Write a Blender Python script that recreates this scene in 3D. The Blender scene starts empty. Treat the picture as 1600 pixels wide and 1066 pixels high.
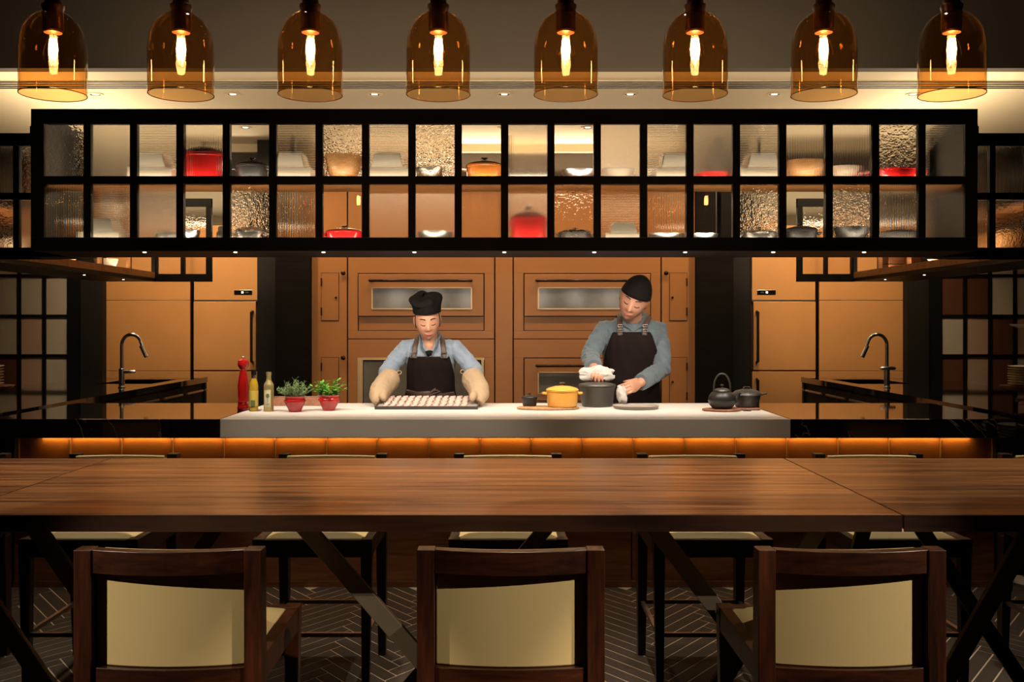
import bpy, bmesh, math, random
from mathutils import Vector, Matrix, Euler, noise
random.seed(7)
R = math.radians
PI = math.pi
S = bpy.context.scene
COL = S.collection
F = 1556.0      # focal length in pixels of the 1600 px wide frame
HX, HY = 788.0, 508.0   # vanishing point
CH = 1.42       # camera height


def P(px, py, d):
    """point seen at pixel (px, py) at a distance d from the camera plane"""
    return Vector(((px - HX) / F * d, d, CH - (py - HY) / F * d))


# ------------------------------------------------------------------ camera
cam_d = bpy.data.cameras.new('camera')
cam = bpy.data.objects.new('camera', cam_d)
COL.objects.link(cam)
cam.location = (0, 0, CH)
cam.rotation_euler = (R(90), 0, 0)
cam_d.sensor_width = 36
cam_d.lens = 36 * F / 1600
cam_d.shift_x = 12 / 1600
cam_d.shift_y = -25 / 1600
cam_d.clip_start = 0.05
S.camera = cam

# ------------------------------------------------------------------ world, exposure
w = bpy.data.worlds.new('world')
S.world = w
w.use_nodes = True
w.node_tree.nodes['Background'].inputs[0].default_value = (1.0, 0.8, 0.6, 1)
w.node_tree.nodes['Background'].inputs[1].default_value = 0.02
S.view_settings.view_transform = 'Standard'
S.view_settings.look = 'None'
S.view_settings.gamma = 1
S.view_settings.exposure = 0.0
S.view_settings.use_curve_mapping = False
try:
    S.cycles.use_denoising = True
    S.cycles.max_bounces = 10
    S.cycles.transparent_max_bounces = 24
    S.cycles.transmission_bounces = 8
    S.cycles.glossy_bounces = 4
    S.cycles.diffuse_bounces = 4
    S.cycles.sample_clamp_indirect = 4.0
    S.cycles.caustics_reflective = False
    S.cycles.caustics_refractive = False
    S.cycles.blur_glossy = 1.0
except Exception:
    pass

WARM = (1.0, 0.74, 0.45)
WARM2 = (1.0, 0.84, 0.64)
ORANGE = (1.0, 0.5, 0.12)


def spot(loc, target, power, angle=60, blend=0.6, color=WARM2, r=0.03):
    l = bpy.data.lights.new('spot_light', 'SPOT')
    l.energy = power
    l.color = color
    l.spot_size = R(angle)
    l.spot_blend = blend
    l.shadow_soft_size = r
    o = bpy.data.objects.new('spot_light', l)
    COL.objects.link(o)
    o.location = loc
    o.rotation_euler = (Vector(target) - Vector(loc)).to_track_quat('-Z', 'Y').to_euler()
    return o


def area(loc, target, power, sx, sy, color=WARM2, spread=180):
    l = bpy.data.lights.new('area_light', 'AREA')
    l.shape = 'RECTANGLE'
    l.size = sx
    l.size_y = sy
    l.energy = power
    l.color = color
    l.spread = R(spread)
    o = bpy.data.objects.new('area_light', l)
    COL.objects.link(o)
    o.location = loc
    d = Vector(target) - Vector(loc)
    q = d.to_track_quat('-Z', 'Y')
    o.rotation_euler = q.to_euler()
    return o


def led(loc, rot, power, sx, sy, color=WARM2, spread=180):
    l = bpy.data.lights.new('led_strip_light', 'AREA')
    l.shape = 'RECTANGLE'
    l.size = sx
    l.size_y = sy
    l.energy = power
    l.color = color
    l.spread = R(spread)
    o = bpy.data.objects.new('led_strip_light', l)
    COL.objects.link(o)
    o.location = loc
    o.rotation_euler = rot
    return o


# main positions shared by lights and geometry
CAB_F, CAB_B = 5.29, 5.80          # hanging cabinet front and back
CAB_T, CAB_L = 2.569, 1.814
CEIL, CEIL2 = 3.20, 3.78
BULK = 6.9
CT = 0.92                           # counter height
CF, CB = 5.29, 6.377                # counter front / back
OV = 9.5                            # oven wall front
SW = 10.0                           # side units front

# downlights under the hanging cabinet, over the white counter
UNDER_X = [-1.94, -1.45, -0.975, -0.485, 0.0, 0.485, 0.975, 1.45, 1.94]
for i, x in enumerate(UNDER_X):
    pw = 37 if abs(x) < 1.5 else 7
    spot((x, 5.44, 1.795), (x * 0.93, 6.28, 0.98), pw, 112, 0.9, (1.0, 0.86, 0.69), 0.02)
# kitchen ceiling downlights
ROW1_X = [-4.1, -3.15, -2.09, -1.0, 0.0, 0.97, 2.08, 3.15, 4.1]
ROW2_X = [-3.75, -3.05, -2.33, -1.55, -0.75, 0.0, 0.75, 1.55, 2.33, 3.05, 3.75]
for x in ROW1_X:
    pw = 44 if abs(x) < 1.5 else 40
    spot((x, 7.67, CEIL - 0.03), (x, 7.5 if abs(x) < 1.5 else 7.9, 0.9), pw, 80, 0.9, WARM2, 0.04)
for x in ROW2_X:
    pw = 60 if abs(x) < 1.7 else 115
    spot((x, 8.75, CEIL - 0.03), (x * 0.93, OV + (0 if abs(x) < 1.9 else .5), 1.5), pw, 92, 1.0, WARM, 0.05)
# unseen strips added above cabinets and tall units to brighten the pale kitchen ceiling
led((0, 6.0, 2.60), (R(155), 0, 0), 54, 4.6, 0.08, (1.0, 0.82, 0.56))
led((-3.4, 7.9, 2.60), (R(180), 0, 0), 28, 0.1, 2.2, (1.0, 0.82, 0.56))
led((3.4, 7.9, 2.60), (R(180), 0, 0), 28, 0.1, 2.2, (1.0, 0.82, 0.56))
led((0, 9.75, 2.86), (R(215), 0, 0), 46, 3.4, 0.08, (1.0, 0.80, 0.54))
for s in (-1, 1):
    led((s * 3.15, 10.3, 2.46), (R(200), 0, 0), 38, 1.7, 0.08, (1.0, 0.80, 0.54))
# orange strip under the bar lip, washing the leather panels
led((0.01, 5.366, 0.8155), (R(4), 0, 0), 4.6, 5.0, 0.02, ORANGE)
# dining downlights: pools on the table, light on the chair backs
for x, y, pw, ty in [(-2.1, 3.92, 170, 3.45), (-0.95, 3.92, 280, 3.45), (0.25, 3.92, 430, 3.45), (1.5, 3.92, 210, 3.45), (2.6, 3.92, 150, 3.45)]:
    spot((x, y, CEIL2 - 0.03), (x, ty, 0.9), pw, 46, 1.0, WARM2, 0.04)
for x, y, tx, pw in [(-4.5, -0.2, -0.85, 1150), (3.7, -0.3, 0.0, 1000), (4.7, -0.2, 0.85, 1250)]:
    spot((x, y, CEIL2 - 0.03), (tx, 2.44, 0.66), pw, 10.6, 0.5, WARM2, 0.02)
for s in (-1, 1):
    spot((s * 3.35, 6.25, 1.80), (s * 3.30, 6.3, 0.9), 5, 90, 0.9, WARM2, 0.015)
    spot((s * 3.05, 7.8, 1.80), (s * 3.05, 7.95, 0.9), 5, 80, 0.9, WARM2, 0.015)
for x in (-2.4, -0.8, 0.8, 2.4):
    spot((x, 4.75, CEIL2 - 0.03), (x, 4.45, 0.3), 110, 60, 1.0, WARM2, 0.05)
for x, tx, pw in [(-1.6, -1.1, 120), (-0.3, -0.3, 110), (1.2, 0.9, 60)]:  # unseen spots added to brighten the counter fascia
    spot((x, 3.75, CEIL2 - 0.03), (tx, 5.3, 0.87), pw, 20, 1.0, WARM2, 0.04)
# room beyond the glass partitions
for s in (-1, 1):
    area((s * 4.3, 11.3, 2.7), (s * 4.3, 11.0, 1.0), 70, 1.2, 0.4, WARM2)


# ------------------------------------------------------------------ mesh helpers
class MB:
    def __init__(s):
        s.v, s.f = [], []

    def add(s, vs, fs):
        o = len(s.v)
        s.v += [tuple(v) for v in vs]
        s.f += [tuple(i + o for i in f) for f in fs]
        return s

    def hexa(s, p):
        """8 points: bottom 4 ccw, top 4 ccw"""
        return s.add(p, [(0, 3, 2, 1), (4, 5, 6, 7), (0, 1, 5, 4), (1, 2, 6, 5), (2, 3, 7, 6), (3, 0, 4, 7)])

    def box(s, x0, x1, y0, y1, z0, z1):
        return s.hexa([(x0, y0, z0), (x1, y0, z0), (x1, y1, z0), (x0, y1, z0),
                       (x0, y0, z1), (x1, y0, z1), (x1, y1, z1), (x0, y1, z1)])

    def bar(s, a, b, w, t, up=(0, 1, 0)):
        a, b, up = Vector(a), Vector(b), Vector(up)
        d = (b - a).normalized()
        n = up - d * up.dot(d)
        n.normalize()
        m = d.cross(n)
        pts = []
        for c in (a, b):
            for i, j in ((-1, -1), (1, -1), (1, 1), (-1, 1)):
                pts.append(c + m * (i * w / 2) + n * (j * t / 2))
        return s.hexa(pts)

    def rings(s, rs, cap=True, close=False):
        o = len(s.v)
        n = len(rs[0])
        for r in rs:
            s.v += [tuple(p) for p in r]
        m = len(rs)
        for i in range(m - 1 + (1 if close else 0)):
            for j in range(n):
                a = o + i * n + j
                b = o + i * n + (j + 1) % n
                c = o + ((i + 1) % m) * n + (j + 1) % n
                d = o + ((i + 1) % m) * n + j
                s.f.append((a, b, c, d))
        if cap and not close:
            s.f.append(tuple(o + j for j in reversed(range(n))))
            s.f.append(tuple(o + (m - 1) * n + j for j in range(n)))
        return s

    def tube(s, pts, rad, seg=10, flat=1.0, cap=True, round_ends=False):
        pts = [Vector(p) for p in pts]
        if not hasattr(rad, '__len__'):
            rad = [rad] * len(pts)
        rad = list(rad)
        if round_ends:
            d0 = (pts[0] - pts[1]).normalized()
            d1 = (pts[-1] - pts[-2]).normalized()
            r0, r1 = rad[0], rad[-1]
            pts = [pts[0] + d0 * r0 * .97, pts[0] + d0 * r0 * .7] + pts + [pts[-1] + d1 * r1 * .7, pts[-1] + d1 * r1 * .97]
            rad = [r0 * .25, r0 * .7] + rad + [r1 * .7, r1 * .25]
        t = (pts[1] - pts[0]).normalized()
        up = Vector((0, 0, 1)) if abs(t.z) < .9 else Vector((0, 1, 0))
        n = (up - t * up.dot(t)).normalized()
        rs = []
        for i, p in enumerate(pts):
            if i == 0:
                tt = pts[1] - pts[0]
            elif i == len(pts) - 1:
                tt = pts[-1] - pts[-2]
            else:
                tt = (pts[i + 1] - pts[i]).normalized() + (pts[i] - pts[i - 1]).normalized()
            tt.normalize()
            n = (n - tt * n.dot(tt))
            n.normalize()
            b = tt.cross(n)
            rs.append([p + n * (math.cos(2 * PI * k / seg) * rad[i] * flat) + b * (math.sin(2 * PI * k / seg) * rad[i]) for k in range(seg)])
        return s.rings(rs, cap)

    def lathe(s, prof, seg=32, c=(0, 0, 0), sx=1, sy=1, M=None):
        rs = []
        for r, z in prof:
            ring = []
            for k in range(seg):
                p = Vector((r * math.cos(2 * PI * k / seg) * sx, r * math.sin(2 * PI * k / seg) * sy, z)) + Vector(c)
                if M:
                    p = M @ p
                ring.append(p)
            rs.append(ring)
        return s.rings(rs, True)

    def ell(s, c, r, seg=16, M=None):
        prof = []
        n = seg // 2
        rs = []
        for i in range(n + 1):
            a = -PI / 2 + PI * (i + .02) / (n + .04)
            ring = []
            for k in range(seg):
                p = Vector((r[0] * math.cos(a) * math.cos(2 * PI * k / seg), r[1] * math.cos(a) * math.sin(2 * PI * k / seg), r[2] * math.sin(a)))
                if M:
                    p = M @ p
                ring.append(p + Vector(c))
            rs.append(ring)
        return s.rings(rs, True)

    def xform(s, M):
        s.v = [tuple(M @ Vector(v)) for v in s.v]
        return s


def mesh_of(mb, name, mat, smooth=False, angle=None):
    me = bpy.data.meshes.new(name)
    me.from_pydata(mb.v, [], mb.f)
    me.update()
    if mat:
        me.materials.append(mat)
    if smooth:
        me.polygons.foreach_set('use_smooth', [True] * len(me.polygons))
        if angle is not None:
            try:
                me.set_sharp_from_angle(angle=R(angle))
            except Exception:
                pass
    return me


def obj(name, mb, mat, parent=None, smooth=False, bevel=0, angle=38, solid=0, sub=0, loc=None):
    me = mb if isinstance(mb, bpy.types.Mesh) else mesh_of(mb, name, mat, smooth, angle)
    o = bpy.data.objects.new(name, me)
    COL.objects.link(o)
    if parent:
        o.parent = parent
    if loc:
        o.location = loc
    if solid:
        m = o.modifiers.new('solid', 'SOLIDIFY')
        m.thickness = solid
        m.offset = 0
    if bevel:
        m = o.modifiers.new('bevel', 'BEVEL')
        m.width = bevel
        m.segments = 2
        m.limit_method = 'ANGLE'
        m.angle_limit = R(40)
    if sub:
        m = o.modifiers.new('sub', 'SUBSURF')
        m.levels = sub
        m.render_levels = sub
    return o


def thing(name, label, cat, loc=(0, 0, 0), rz=0, group=None):
    o = bpy.data.objects.new(name, None)
    COL.objects.link(o)
    o.empty_display_size = 0.1
    o.location = loc
    o.rotation_euler = (0, 0, rz)
    return tag(o, label, cat, group)


def tag(o, label, cat, group=None):
    o['label'] = label
    o['category'] = cat
    if group:
        o['group'] = group
    return o


def structure(name, mb, mat, parent=None, **k):
    o = obj(name, mb, mat, parent, **k)
    o['kind'] = 'structure'
    return o


def dup(root, loc=None, rz=None, label=None, group=None):
    def rec(o, par):
        c = o.copy()
        COL.objects.link(c)
        c.parent = par
        for ch in kids.get(o.name, []):
            rec(ch, c)
        return c
    kids = {}
    stack = [root]
    while stack:
        a = stack.pop()
        kids[a.name] = list(a.children)
        stack += kids[a.name]
    c = rec(root, None)
    if loc is not None:
        c.location = loc
    if rz is not None:
        c.rotation_euler = (0, 0, rz)
    if label:
        c['label'] = label
    if group:
        c['group'] = group
    return c


def remesh(mb, voxel, name, mat, smooth_it=4, factor=.5, wrinkle=0, freq=16):
    me = mesh_of(mb, name + '_tmp', None)
    o = bpy.data.objects.new(name + '_tmp', me)
    COL.objects.link(o)
    m = o.modifiers.new('r', 'REMESH')
    m.mode = 'VOXEL'
    m.voxel_size = voxel
    m.use_smooth_shade = True
    if smooth_it:
        m2 = o.modifiers.new('s', 'SMOOTH')
        m2.iterations = smooth_it
        m2.factor = factor
    dg = bpy.context.evaluated_depsgraph_get()
    dg.update()
    out = bpy.data.meshes.new_from_object(o.evaluated_get(dg))
    bpy.data.objects.remove(o)
    bpy.data.meshes.remove(me)
    out.name = name
    if wrinkle:
        ns = [Vector(v.normal) for v in out.vertices]
        for v, nn in zip(out.vertices, ns):
            p = v.co
            q = Vector((p.x * freq, p.y * freq, p.z * freq * 1.5 + p.x * freq * .8))
            a = 1 - abs(noise.noise(q)) * 3
            b = noise.noise(q * 2.3)
            v.co = p + nn * (wrinkle * (max(-.6, a) * .8 + b * .5))
    out.materials.clear()
    out.materials.append(mat)
    out.polygons.foreach_set('use_smooth', [True] * len(out.polygons))
    return out


# ------------------------------------------------------------------ materials
def nodes(name):
    m = bpy.data.materials.new(name)
    m.use_nodes = True
    nt = m.node_tree
    b = nt.nodes['Principled BSDF']
    return m, nt, b


def N(nt, t, **k):
    n = nt.nodes.new(t)
    for a, v in k.items():
        setattr(n, a, v)
    return n


def coords(nt, scale=(1, 1, 1), rnd=0):
    tc = N(nt, 'ShaderNodeTexCoord')
    mp = N(nt, 'ShaderNodeMapping')
    mp.inputs['Scale'].default_value = scale
    nt.links.new(tc.outputs['Object'], mp.inputs['Vector'])
    if rnd:
        oi = N(nt, 'ShaderNodeObjectInfo')
        mu = N(nt, 'ShaderNodeMath', operation='MULTIPLY')
        mu.inputs[1].default_value = rnd
        nt.links.new(oi.outputs['Random'], mu.inputs[0])
        nt.links.new(mu.outputs[0], mp.inputs['Location'])
    return mp.outputs['Vector']


def pmat(name, c, rough=.5, metal=0, var=.08, vscale=8, bump=0, bscale=60, coat=0, spec=.5, sheen=0, c2=None):
    m, nt, b = nodes(name)
    v = coords(nt, (1, 1, 1), 3)
    no = N(nt, 'ShaderNodeTexNoise')
    no.inputs['Scale'].default_value = vscale
    no.inputs['Detail'].default_value = 3
    nt.links.new(v, no.inputs['Vector'])
    mx = N(nt, 'ShaderNodeMix', data_type='RGBA')
    k = 1 - var
    mx.inputs[6].default_value = (c[0] * k, c[1] * k, c[2] * k, 1)
    e = c2 or [min(1, q * (1 + var)) for q in c]
    mx.inputs[7].default_value = (e[0], e[1], e[2], 1)
    nt.links.new(no.outputs['Fac'], mx.inputs[0])
    nt.links.new(mx.outputs[2], b.inputs['Base Color'])
    b.inputs['Roughness'].default_value = rough
    b.inputs['Metallic'].default_value = metal
    b.inputs['Coat Weight'].default_value = coat
    b.inputs['Coat Roughness'].default_value = .08
    b.inputs['Specular IOR Level'].default_value = spec
    b.inputs['Sheen Weight'].default_value = sheen
    if bump:
        n2 = N(nt, 'ShaderNodeTexNoise')
        n2.inputs['Scale'].default_value = bscale
        n2.inputs['Detail'].default_value = 4
        nt.links.new(v, n2.inputs['Vector'])
        bu = N(nt, 'ShaderNodeBump')
        bu.inputs['Strength'].default_value = bump
        bu.inputs['Distance'].default_value = .004
        nt.links.new(n2.outputs['Fac'], bu.inputs['Height'])
        nt.links.new(bu.outputs[0], b.inputs['Normal'])
    return m


def wood(name, c1, c2, scale=(1.2, 14, 14), rough=.35, coat=.2, contrast=1.0, tone=.25, spec=.5):
    m, nt, b = nodes(name)
    v = coords(nt, scale, 17)
    n1 = N(nt, 'ShaderNodeTexNoise')
    n1.inputs['Scale'].default_value = 2.2
    n1.inputs['Detail'].default_value = 7
    n1.inputs['Roughness'].default_value = .62
    n1.inputs['Distortion'].default_value = .5
    nt.links.new(v, n1.inputs['Vector'])
    cr = N(nt, 'ShaderNodeValToRGB')
    b.inputs['Specular IOR Level'].default_value = spec
    cr.color_ramp.elements[0].position = .5 - .18 / contrast
    cr.color_ramp.elements[0].color = (*c1, 1)
    cr.color_ramp.elements[1].position = .5 + .18 / contrast
    cr.color_ramp.elements[1].color = (*c2, 1)
    nt.links.new(n1.outputs['Fac'], cr.inputs[0])
    n2 = N(nt, 'ShaderNodeTexNoise')
    n2.inputs['Scale'].default_value = 9
    n2.inputs['Detail'].default_value = 5
    nt.links.new(v, n2.inputs['Vector'])
    mr = N(nt, 'ShaderNodeMapRange')
    mr.inputs['From Min'].default_value = .3
    mr.inputs['From Max'].default_value = .7
    mr.inputs['To Min'].default_value = 1 - .28 * contrast
    mr.inputs['To Max'].default_value = 1.12
    nt.links.new(n2.outputs['Fac'], mr.inputs['Value'])
    oi = N(nt, 'ShaderNodeObjectInfo')
    mr2 = N(nt, 'ShaderNodeMapRange')
    mr2.inputs['To Min'].default_value = 1 - tone / 2
    mr2.inputs['To Max'].default_value = 1 + tone / 2
    nt.links.new(oi.outputs['Random'], mr2.inputs['Value'])
    mu = N(nt, 'ShaderNodeMath', operation='MULTIPLY')
    nt.links.new(mr.outputs[0], mu.inputs[0])
    nt.links.new(mr2.outputs[0], mu.inputs[1])
    hs = N(nt, 'ShaderNodeHueSaturation')
    nt.links.new(cr.outputs[0], hs.inputs['Color'])
    nt.links.new(mu.outputs[0], hs.inputs['Value'])
    nt.links.new(hs.outputs[0], b.inputs['Base Color'])
    b.inputs['Roughness'].default_value = rough
    b.inputs['Coat Weight'].default_value = coat
    b.inputs['Coat Roughness'].default_value = .18
    bu = N(nt, 'ShaderNodeBump')
    bu.inputs['Strength'].default_value = .12
    bu.inputs['Distance'].default_value = .002
    nt.links.new(n2.outputs['Fac'], bu.inputs['Height'])
    nt.links.new(bu.outputs[0], b.inputs['Normal'])
    return m


def emis(name, c, s):
    m, nt, b = nodes(name)
    b.inputs['Base Color'].default_value = (*c, 1)
    b.inputs['Emission Color'].default_value = (*c, 1)
    b.inputs['Emission Strength'].default_value = s
    return m


def glass(name, kind='clear', rough=0.0, tint=(1, 1, 1), pitch=.008, strength=.5, scale=70, dist=.002):
    m = bpy.data.materials.new(name)
    m.use_nodes = True
    nt = m.node_tree
    nt.nodes.clear()
    out = N(nt, 'ShaderNodeOutputMaterial')
    if kind == 'thin':
        tr = N(nt, 'ShaderNodeBsdfTransparent')
        tr.inputs[0].default_value = (*tint, 1)
        gl = N(nt, 'ShaderNodeBsdfGlossy')
        gl.inputs['Roughness'].default_value = rough
        gl.inputs['Color'].default_value = (1, 1, 1, 1)
        fr = N(nt, 'ShaderNodeFresnel')
        fr.inputs['IOR'].default_value = 1.45
        mx = N(nt, 'ShaderNodeMixShader')
        ge = N(nt, 'ShaderNodeNewGeometry')
        inv_ = N(nt, 'ShaderNodeMath', operation='SUBTRACT')
        inv_.inputs[0].default_value = 1
        nt.links.new(ge.outputs['Backfacing'], inv_.inputs[1])
        mf = N(nt, 'ShaderNodeMath', operation='MULTIPLY')
        nt.links.new(fr.outputs[0], mf.inputs[0])
        nt.links.new(inv_.outputs[0], mf.inputs[1])
        nt.links.new(mf.outputs[0], mx.inputs[0])
        nt.links.new(tr.outputs[0], mx.inputs[1])
        nt.links.new(gl.outputs[0], mx.inputs[2])
        nt.links.new(mx.outputs[0], out.inputs[0])
        return m
    g = N(nt, 'ShaderNodeBsdfGlass')
    g.inputs['Roughness'].default_value = rough
    g.inputs['IOR'].default_value = 1.45
    g.inputs['Color'].default_value = (*tint, 1)
    nt.links.new(g.outputs[0], out.inputs[0])
    bu = N(nt, 'ShaderNodeBump')
    bu.inputs['Strength'].default_value = strength
    bu.inputs['Distance'].default_value = dist
    tc = N(nt, 'ShaderNodeTexCoord')
    if kind in ('fluted_x', 'fluted_z'):
        sp = N(nt, 'ShaderNodeSeparateXYZ')
        nt.links.new(tc.outputs['Object'], sp.inputs[0])
        mu = N(nt, 'ShaderNodeMath', operation='MULTIPLY')
        mu.inputs[1].default_value = 2 * PI / pitch
        nt.links.new(sp.outputs[0 if kind == 'fluted_x' else 2], mu.inputs[0])
        si = N(nt, 'ShaderNodeMath', operation='SINE')
        nt.links.new(mu.outputs[0], si.inputs[0])
        nt.links.new(si.outputs[0], bu.inputs['Height'])
    else:
        no = N(nt, 'ShaderNodeTexNoise')
        no.inputs['Scale'].default_value = scale
        no.inputs['Detail'].default_value = 1.5
        nt.links.new(tc.outputs['Object'], no.inputs['Vector'])
        nt.links.new(no.outputs['Fac'], bu.inputs['Height'])
    nt.links.new(bu.outputs[0], g.inputs['Normal'])
    return m


M_black = pmat('black_lacquer', (.0018, .0015, .0013), .5, var=.2, spec=.25)
M_blackwood = wood('black_stained_wood', (.003, .002, .0015), (.007, .0045, .003), (1, 1, 8), .7, 0, spec=.08)
M_darkpanel = pmat('dark_grey_panel', (.009, .0075, .0065), .6, var=.15, spec=.2)
M_walnut = wood('walnut_table', (.085, .025, .007), (.37, .148, .045), (.6, 17, 11), .30, .3, tone=.4, contrast=1.6)
M_walnut_edge = wood('walnut_edge', (.018, .006, .003), (.045, .016, .007), (1.0, 12, 12), .4, .15)
M_chair = wood('walnut_chair_frame', (.014, .004, .002), (.072, .019, .007), (12, 12, 1.3), .33, .3, tone=.1)
M_chairh = wood('walnut_chair_rail', (.014, .004, .002), (.062, .016, .006), (1.6, 14, 14), .33, .3, tone=.1)
M_chairshade = wood('walnut_shaded', (.010, .005, .003), (.022, .010, .006), (12, 12, 1.3), .4, .1, tone=.1)  # chair walnut with the far chairs' shade put into its colour
M_leather = pmat('cream_leather', (.56, .43, .20), .45, var=.04, vscale=5, bump=.05, bscale=260)
M_orangeleather = pmat('tan_leather', (.42, .17, .045), .5, var=.1, vscale=6, bump=.3, bscale=160)
M_seam = pmat('brass_seam', (.62, .40, .2), .35, metal=.6)
M_barwood = wood('bar_front_wood', (.10, .034, .012), (.22, .085, .03), (1, 1, 8), .4, .1)
M_bronze = pmat('bronze_metal', (.105, .08, .052), .5, metal=.3, var=.2, vscale=4)
M_footrest = pmat('footrest_metal', (.25, .19, .17), .3, metal=.9)
M_white = pmat('white_solid_surface', (.78, .74, .70), .35, var=.02)
M_marble = None
M_copper = pmat('copper_laminate', (.34, .135, .034), .42, metal=.15, var=.07, vscale=2.5, bump=.08, bscale=90)
M_copper2 = pmat('copper_laminate_door', (.32, .125, .031), .40, metal=.15, var=.06, vscale=3, bump=.08, bscale=90)
M_brushed = pmat('side_unit_panel', (.47, .225, .078), .42, metal=.1, var=.10, vscale=4, bump=.1, bscale=140)
M_gap = pmat('shadow_gap', (.03, .010, .004), .6)
M_chrome = pmat('chrome', (.85, .83, .80), .16, metal=1, var=.02)
M_steel = pmat('brushed_steel', (.55, .53, .5), .28, metal=1, var=.05)
M_darkmetal = pmat('oil_rubbed_handle', (.035, .014, .008), .25, metal=.6)
M_ceil = pmat('ceiling_paint', (.66, .54, .36), .75, var=.02, bump=.05)
M_dark_ceil = pmat('brown_plaster', (.062, .045, .031), .8, var=.05)
M_wall = pmat('grey_beige_wall', (.17, .145, .105), .8, var=.05)
M_darkwall = pmat('dark_wall', (.05, .035, .025), .7)
M_slot = pmat('grille_slot', (.03, .025, .02), .6)
M_grout = pmat('floor_joint', (.50, .40, .28), .7, var=.1)
M_tile = pmat('brown_floor_strip', (.034, .022, .013), .8, var=.45, vscale=90, bump=.4, bscale=300)
M_shelfwood = wood('shelf_wood', (.30, .12, .035), (.48, .21, .07), (1.5, 10, 10), .45, 0)
M_red = pmat('red_enamel', (.46, .012, .012), .15, var=.06, coat=.6)
M_redwood = pmat('red_lacquer', (.30, .006, .006), .15, var=.1, coat=.6)
M_orange = pmat('mustard_enamel', (.74, .36, .055), .22, var=.05, coat=.5)
M_rust = pmat('rust_enamel', (.26, .075, .012), .25, var=.1, coat=.4)
M_iron = pmat('black_cast_iron', (.013, .0115, .010), .42, var=.2, bump=.25, bscale=150)
M_iron2 = pmat('grey_cast_iron', (.034, .029, .025), .4, var=.15, bump=.2, bscale=120)
M_porcelain = pmat('white_porcelain', (.84, .76, .62), .2, var=.02, coat=.3)
M_cream = pmat('cream_plate', (.66, .56, .44), .3, var=.03)
M_bowlwood = wood('bowl_wood', (.42, .20, .07), (.65, .36, .14), (3, 3, 14), .4, .1)
M_board = wood('chopping_board', (.40, .19, .075), (.64, .36, .17), (8, 30, 8), .5, 0)
M_boarddark = wood('reddish_board', (.26, .10, .055), (.36, .16, .09), (8, 30, 8), .5, 0)
M_skinW = pmat('skin_woman', (.52, .255, .16), .5, var=.05, vscale=14)
M_skinM = pmat('skin_man', (.48, .235, .15), .5, var=.05, vscale=14)
M_lip = pmat('lip', (.48, .13, .10), .4)
M_hair = pmat('black_hair', (.012, .008, .007), .45)
M_denimW = pmat('light_denim', (.20, .255, .33), .8, var=.30, vscale=26, bump=.6, bscale=45, sheen=.2)
M_denimM = pmat('blue_grey_denim', (.085, .115, .14), .8, var=.30, vscale=26, bump=.6, bscale=45, sheen=.2)
M_apron = pmat('black_apron_cloth', (.011, .006, .006), .8, var=.3, vscale=14, bump=.6, bscale=28, spec=.12)
M_strap = pmat('brown_strap', (.06, .032, .024), .5)
M_cap = pmat('black_cap_cloth', (.007, .005, .005), .85, var=.3, bump=.6, bscale=30, spec=.15)
M_mitt = pmat('beige_mitt', (.37, .26, .16), .9, var=.1, vscale=20, bump=.6, bscale=60)
M_cloth = pmat('white_cloth', (.47, .44, .42), .9, var=.08, bump=.6, bscale=40)
M_trouser = pmat('black_trousers', (.010, .009, .009), .8)
M_shoe = pmat('black_shoe', (.01, .01, .01), .4)
M_gold = pmat('gold_foil', (.62, .50, .22), .32, metal=.7, var=.08)
M_label = pmat('pale_label', (.66, .60, .38), .5, var=.03)
M_ink = pmat('label_ink', (.10, .12, .05), .6)
M_oil = pmat('olive_oil', (.42, .26, .02), .1, var=.3, coat=.8)
M_amberlabel = pmat('yellow_label', (.62, .45, .08), .4)
M_leafG = pmat('green_leaf', (.12, .33, .035), .45, var=.35, vscale=30)
M_leafS = pmat('sage_leaf', (.17, .25, .10), .6, var=.3, vscale=30)
M_soil = pmat('soil', (.02, .012, .008), .9)
M_dough = pmat('pale_dough', (.66, .56, .49), .6, var=.04, c2=(.60, .33, .27), vscale=60)
M_traymetal = pmat('tray_metal', (.66, .60, .55), .35, metal=.5)
M_plategrey = pmat('taupe_stoneware', (.34, .29, .26), .4, var=.04)
M_cord = pmat('pendant_cap', (.07, .022, .013), .4, metal=.4)
M_capin = pmat('socket_copper', (.45, .16, .08), .35, metal=.6)
M_filament = emis('filament', (1.0, .78, .48), 60)
M_led = emis('led', (1.0, .85, .62), 14)
M_downlight = emis('downlight_lens', (1.0, .86, .62), 6)
M_display = emis('display_digits', (.85, .9, .8), 3)
M_screen = pmat('black_display', (.004, .004, .004), .15)
M_ovenglass = pmat('oven_glass', (.12, .108, .092), .16, var=.6, vscale=5, coat=0, spec=.3)  # reflections and lit interior are put into the grey base colour

G_clear = glass('clear_glass', 'thin', .0, (.97, .97, .96))
G_frost = glass('frosted_glass', 'noise', .27, (1, .98, .95), scale=200, strength=.05)
G_flx = glass('vertical_reeded_glass', 'fluted_x', .07, (1, .98, .95), .009, .5)
G_flz = glass('horizontal_reeded_glass', 'fluted_z', .06, (1, .98, .95), .009, .5)
G_ham = glass('hammered_glass', 'noise', .02, (1, .98, .95), scale=58, strength=.75, dist=.005)
G_amber = glass('amber_glass', 'thin', .02, (.90, .745, .53))
G_bulb = glass('bulb_glass', 'thin', .0, (.98, .95, .88))
G_bottle = glass('bottle_glass', 'thin', .05, (.9, .88, .6))


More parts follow.
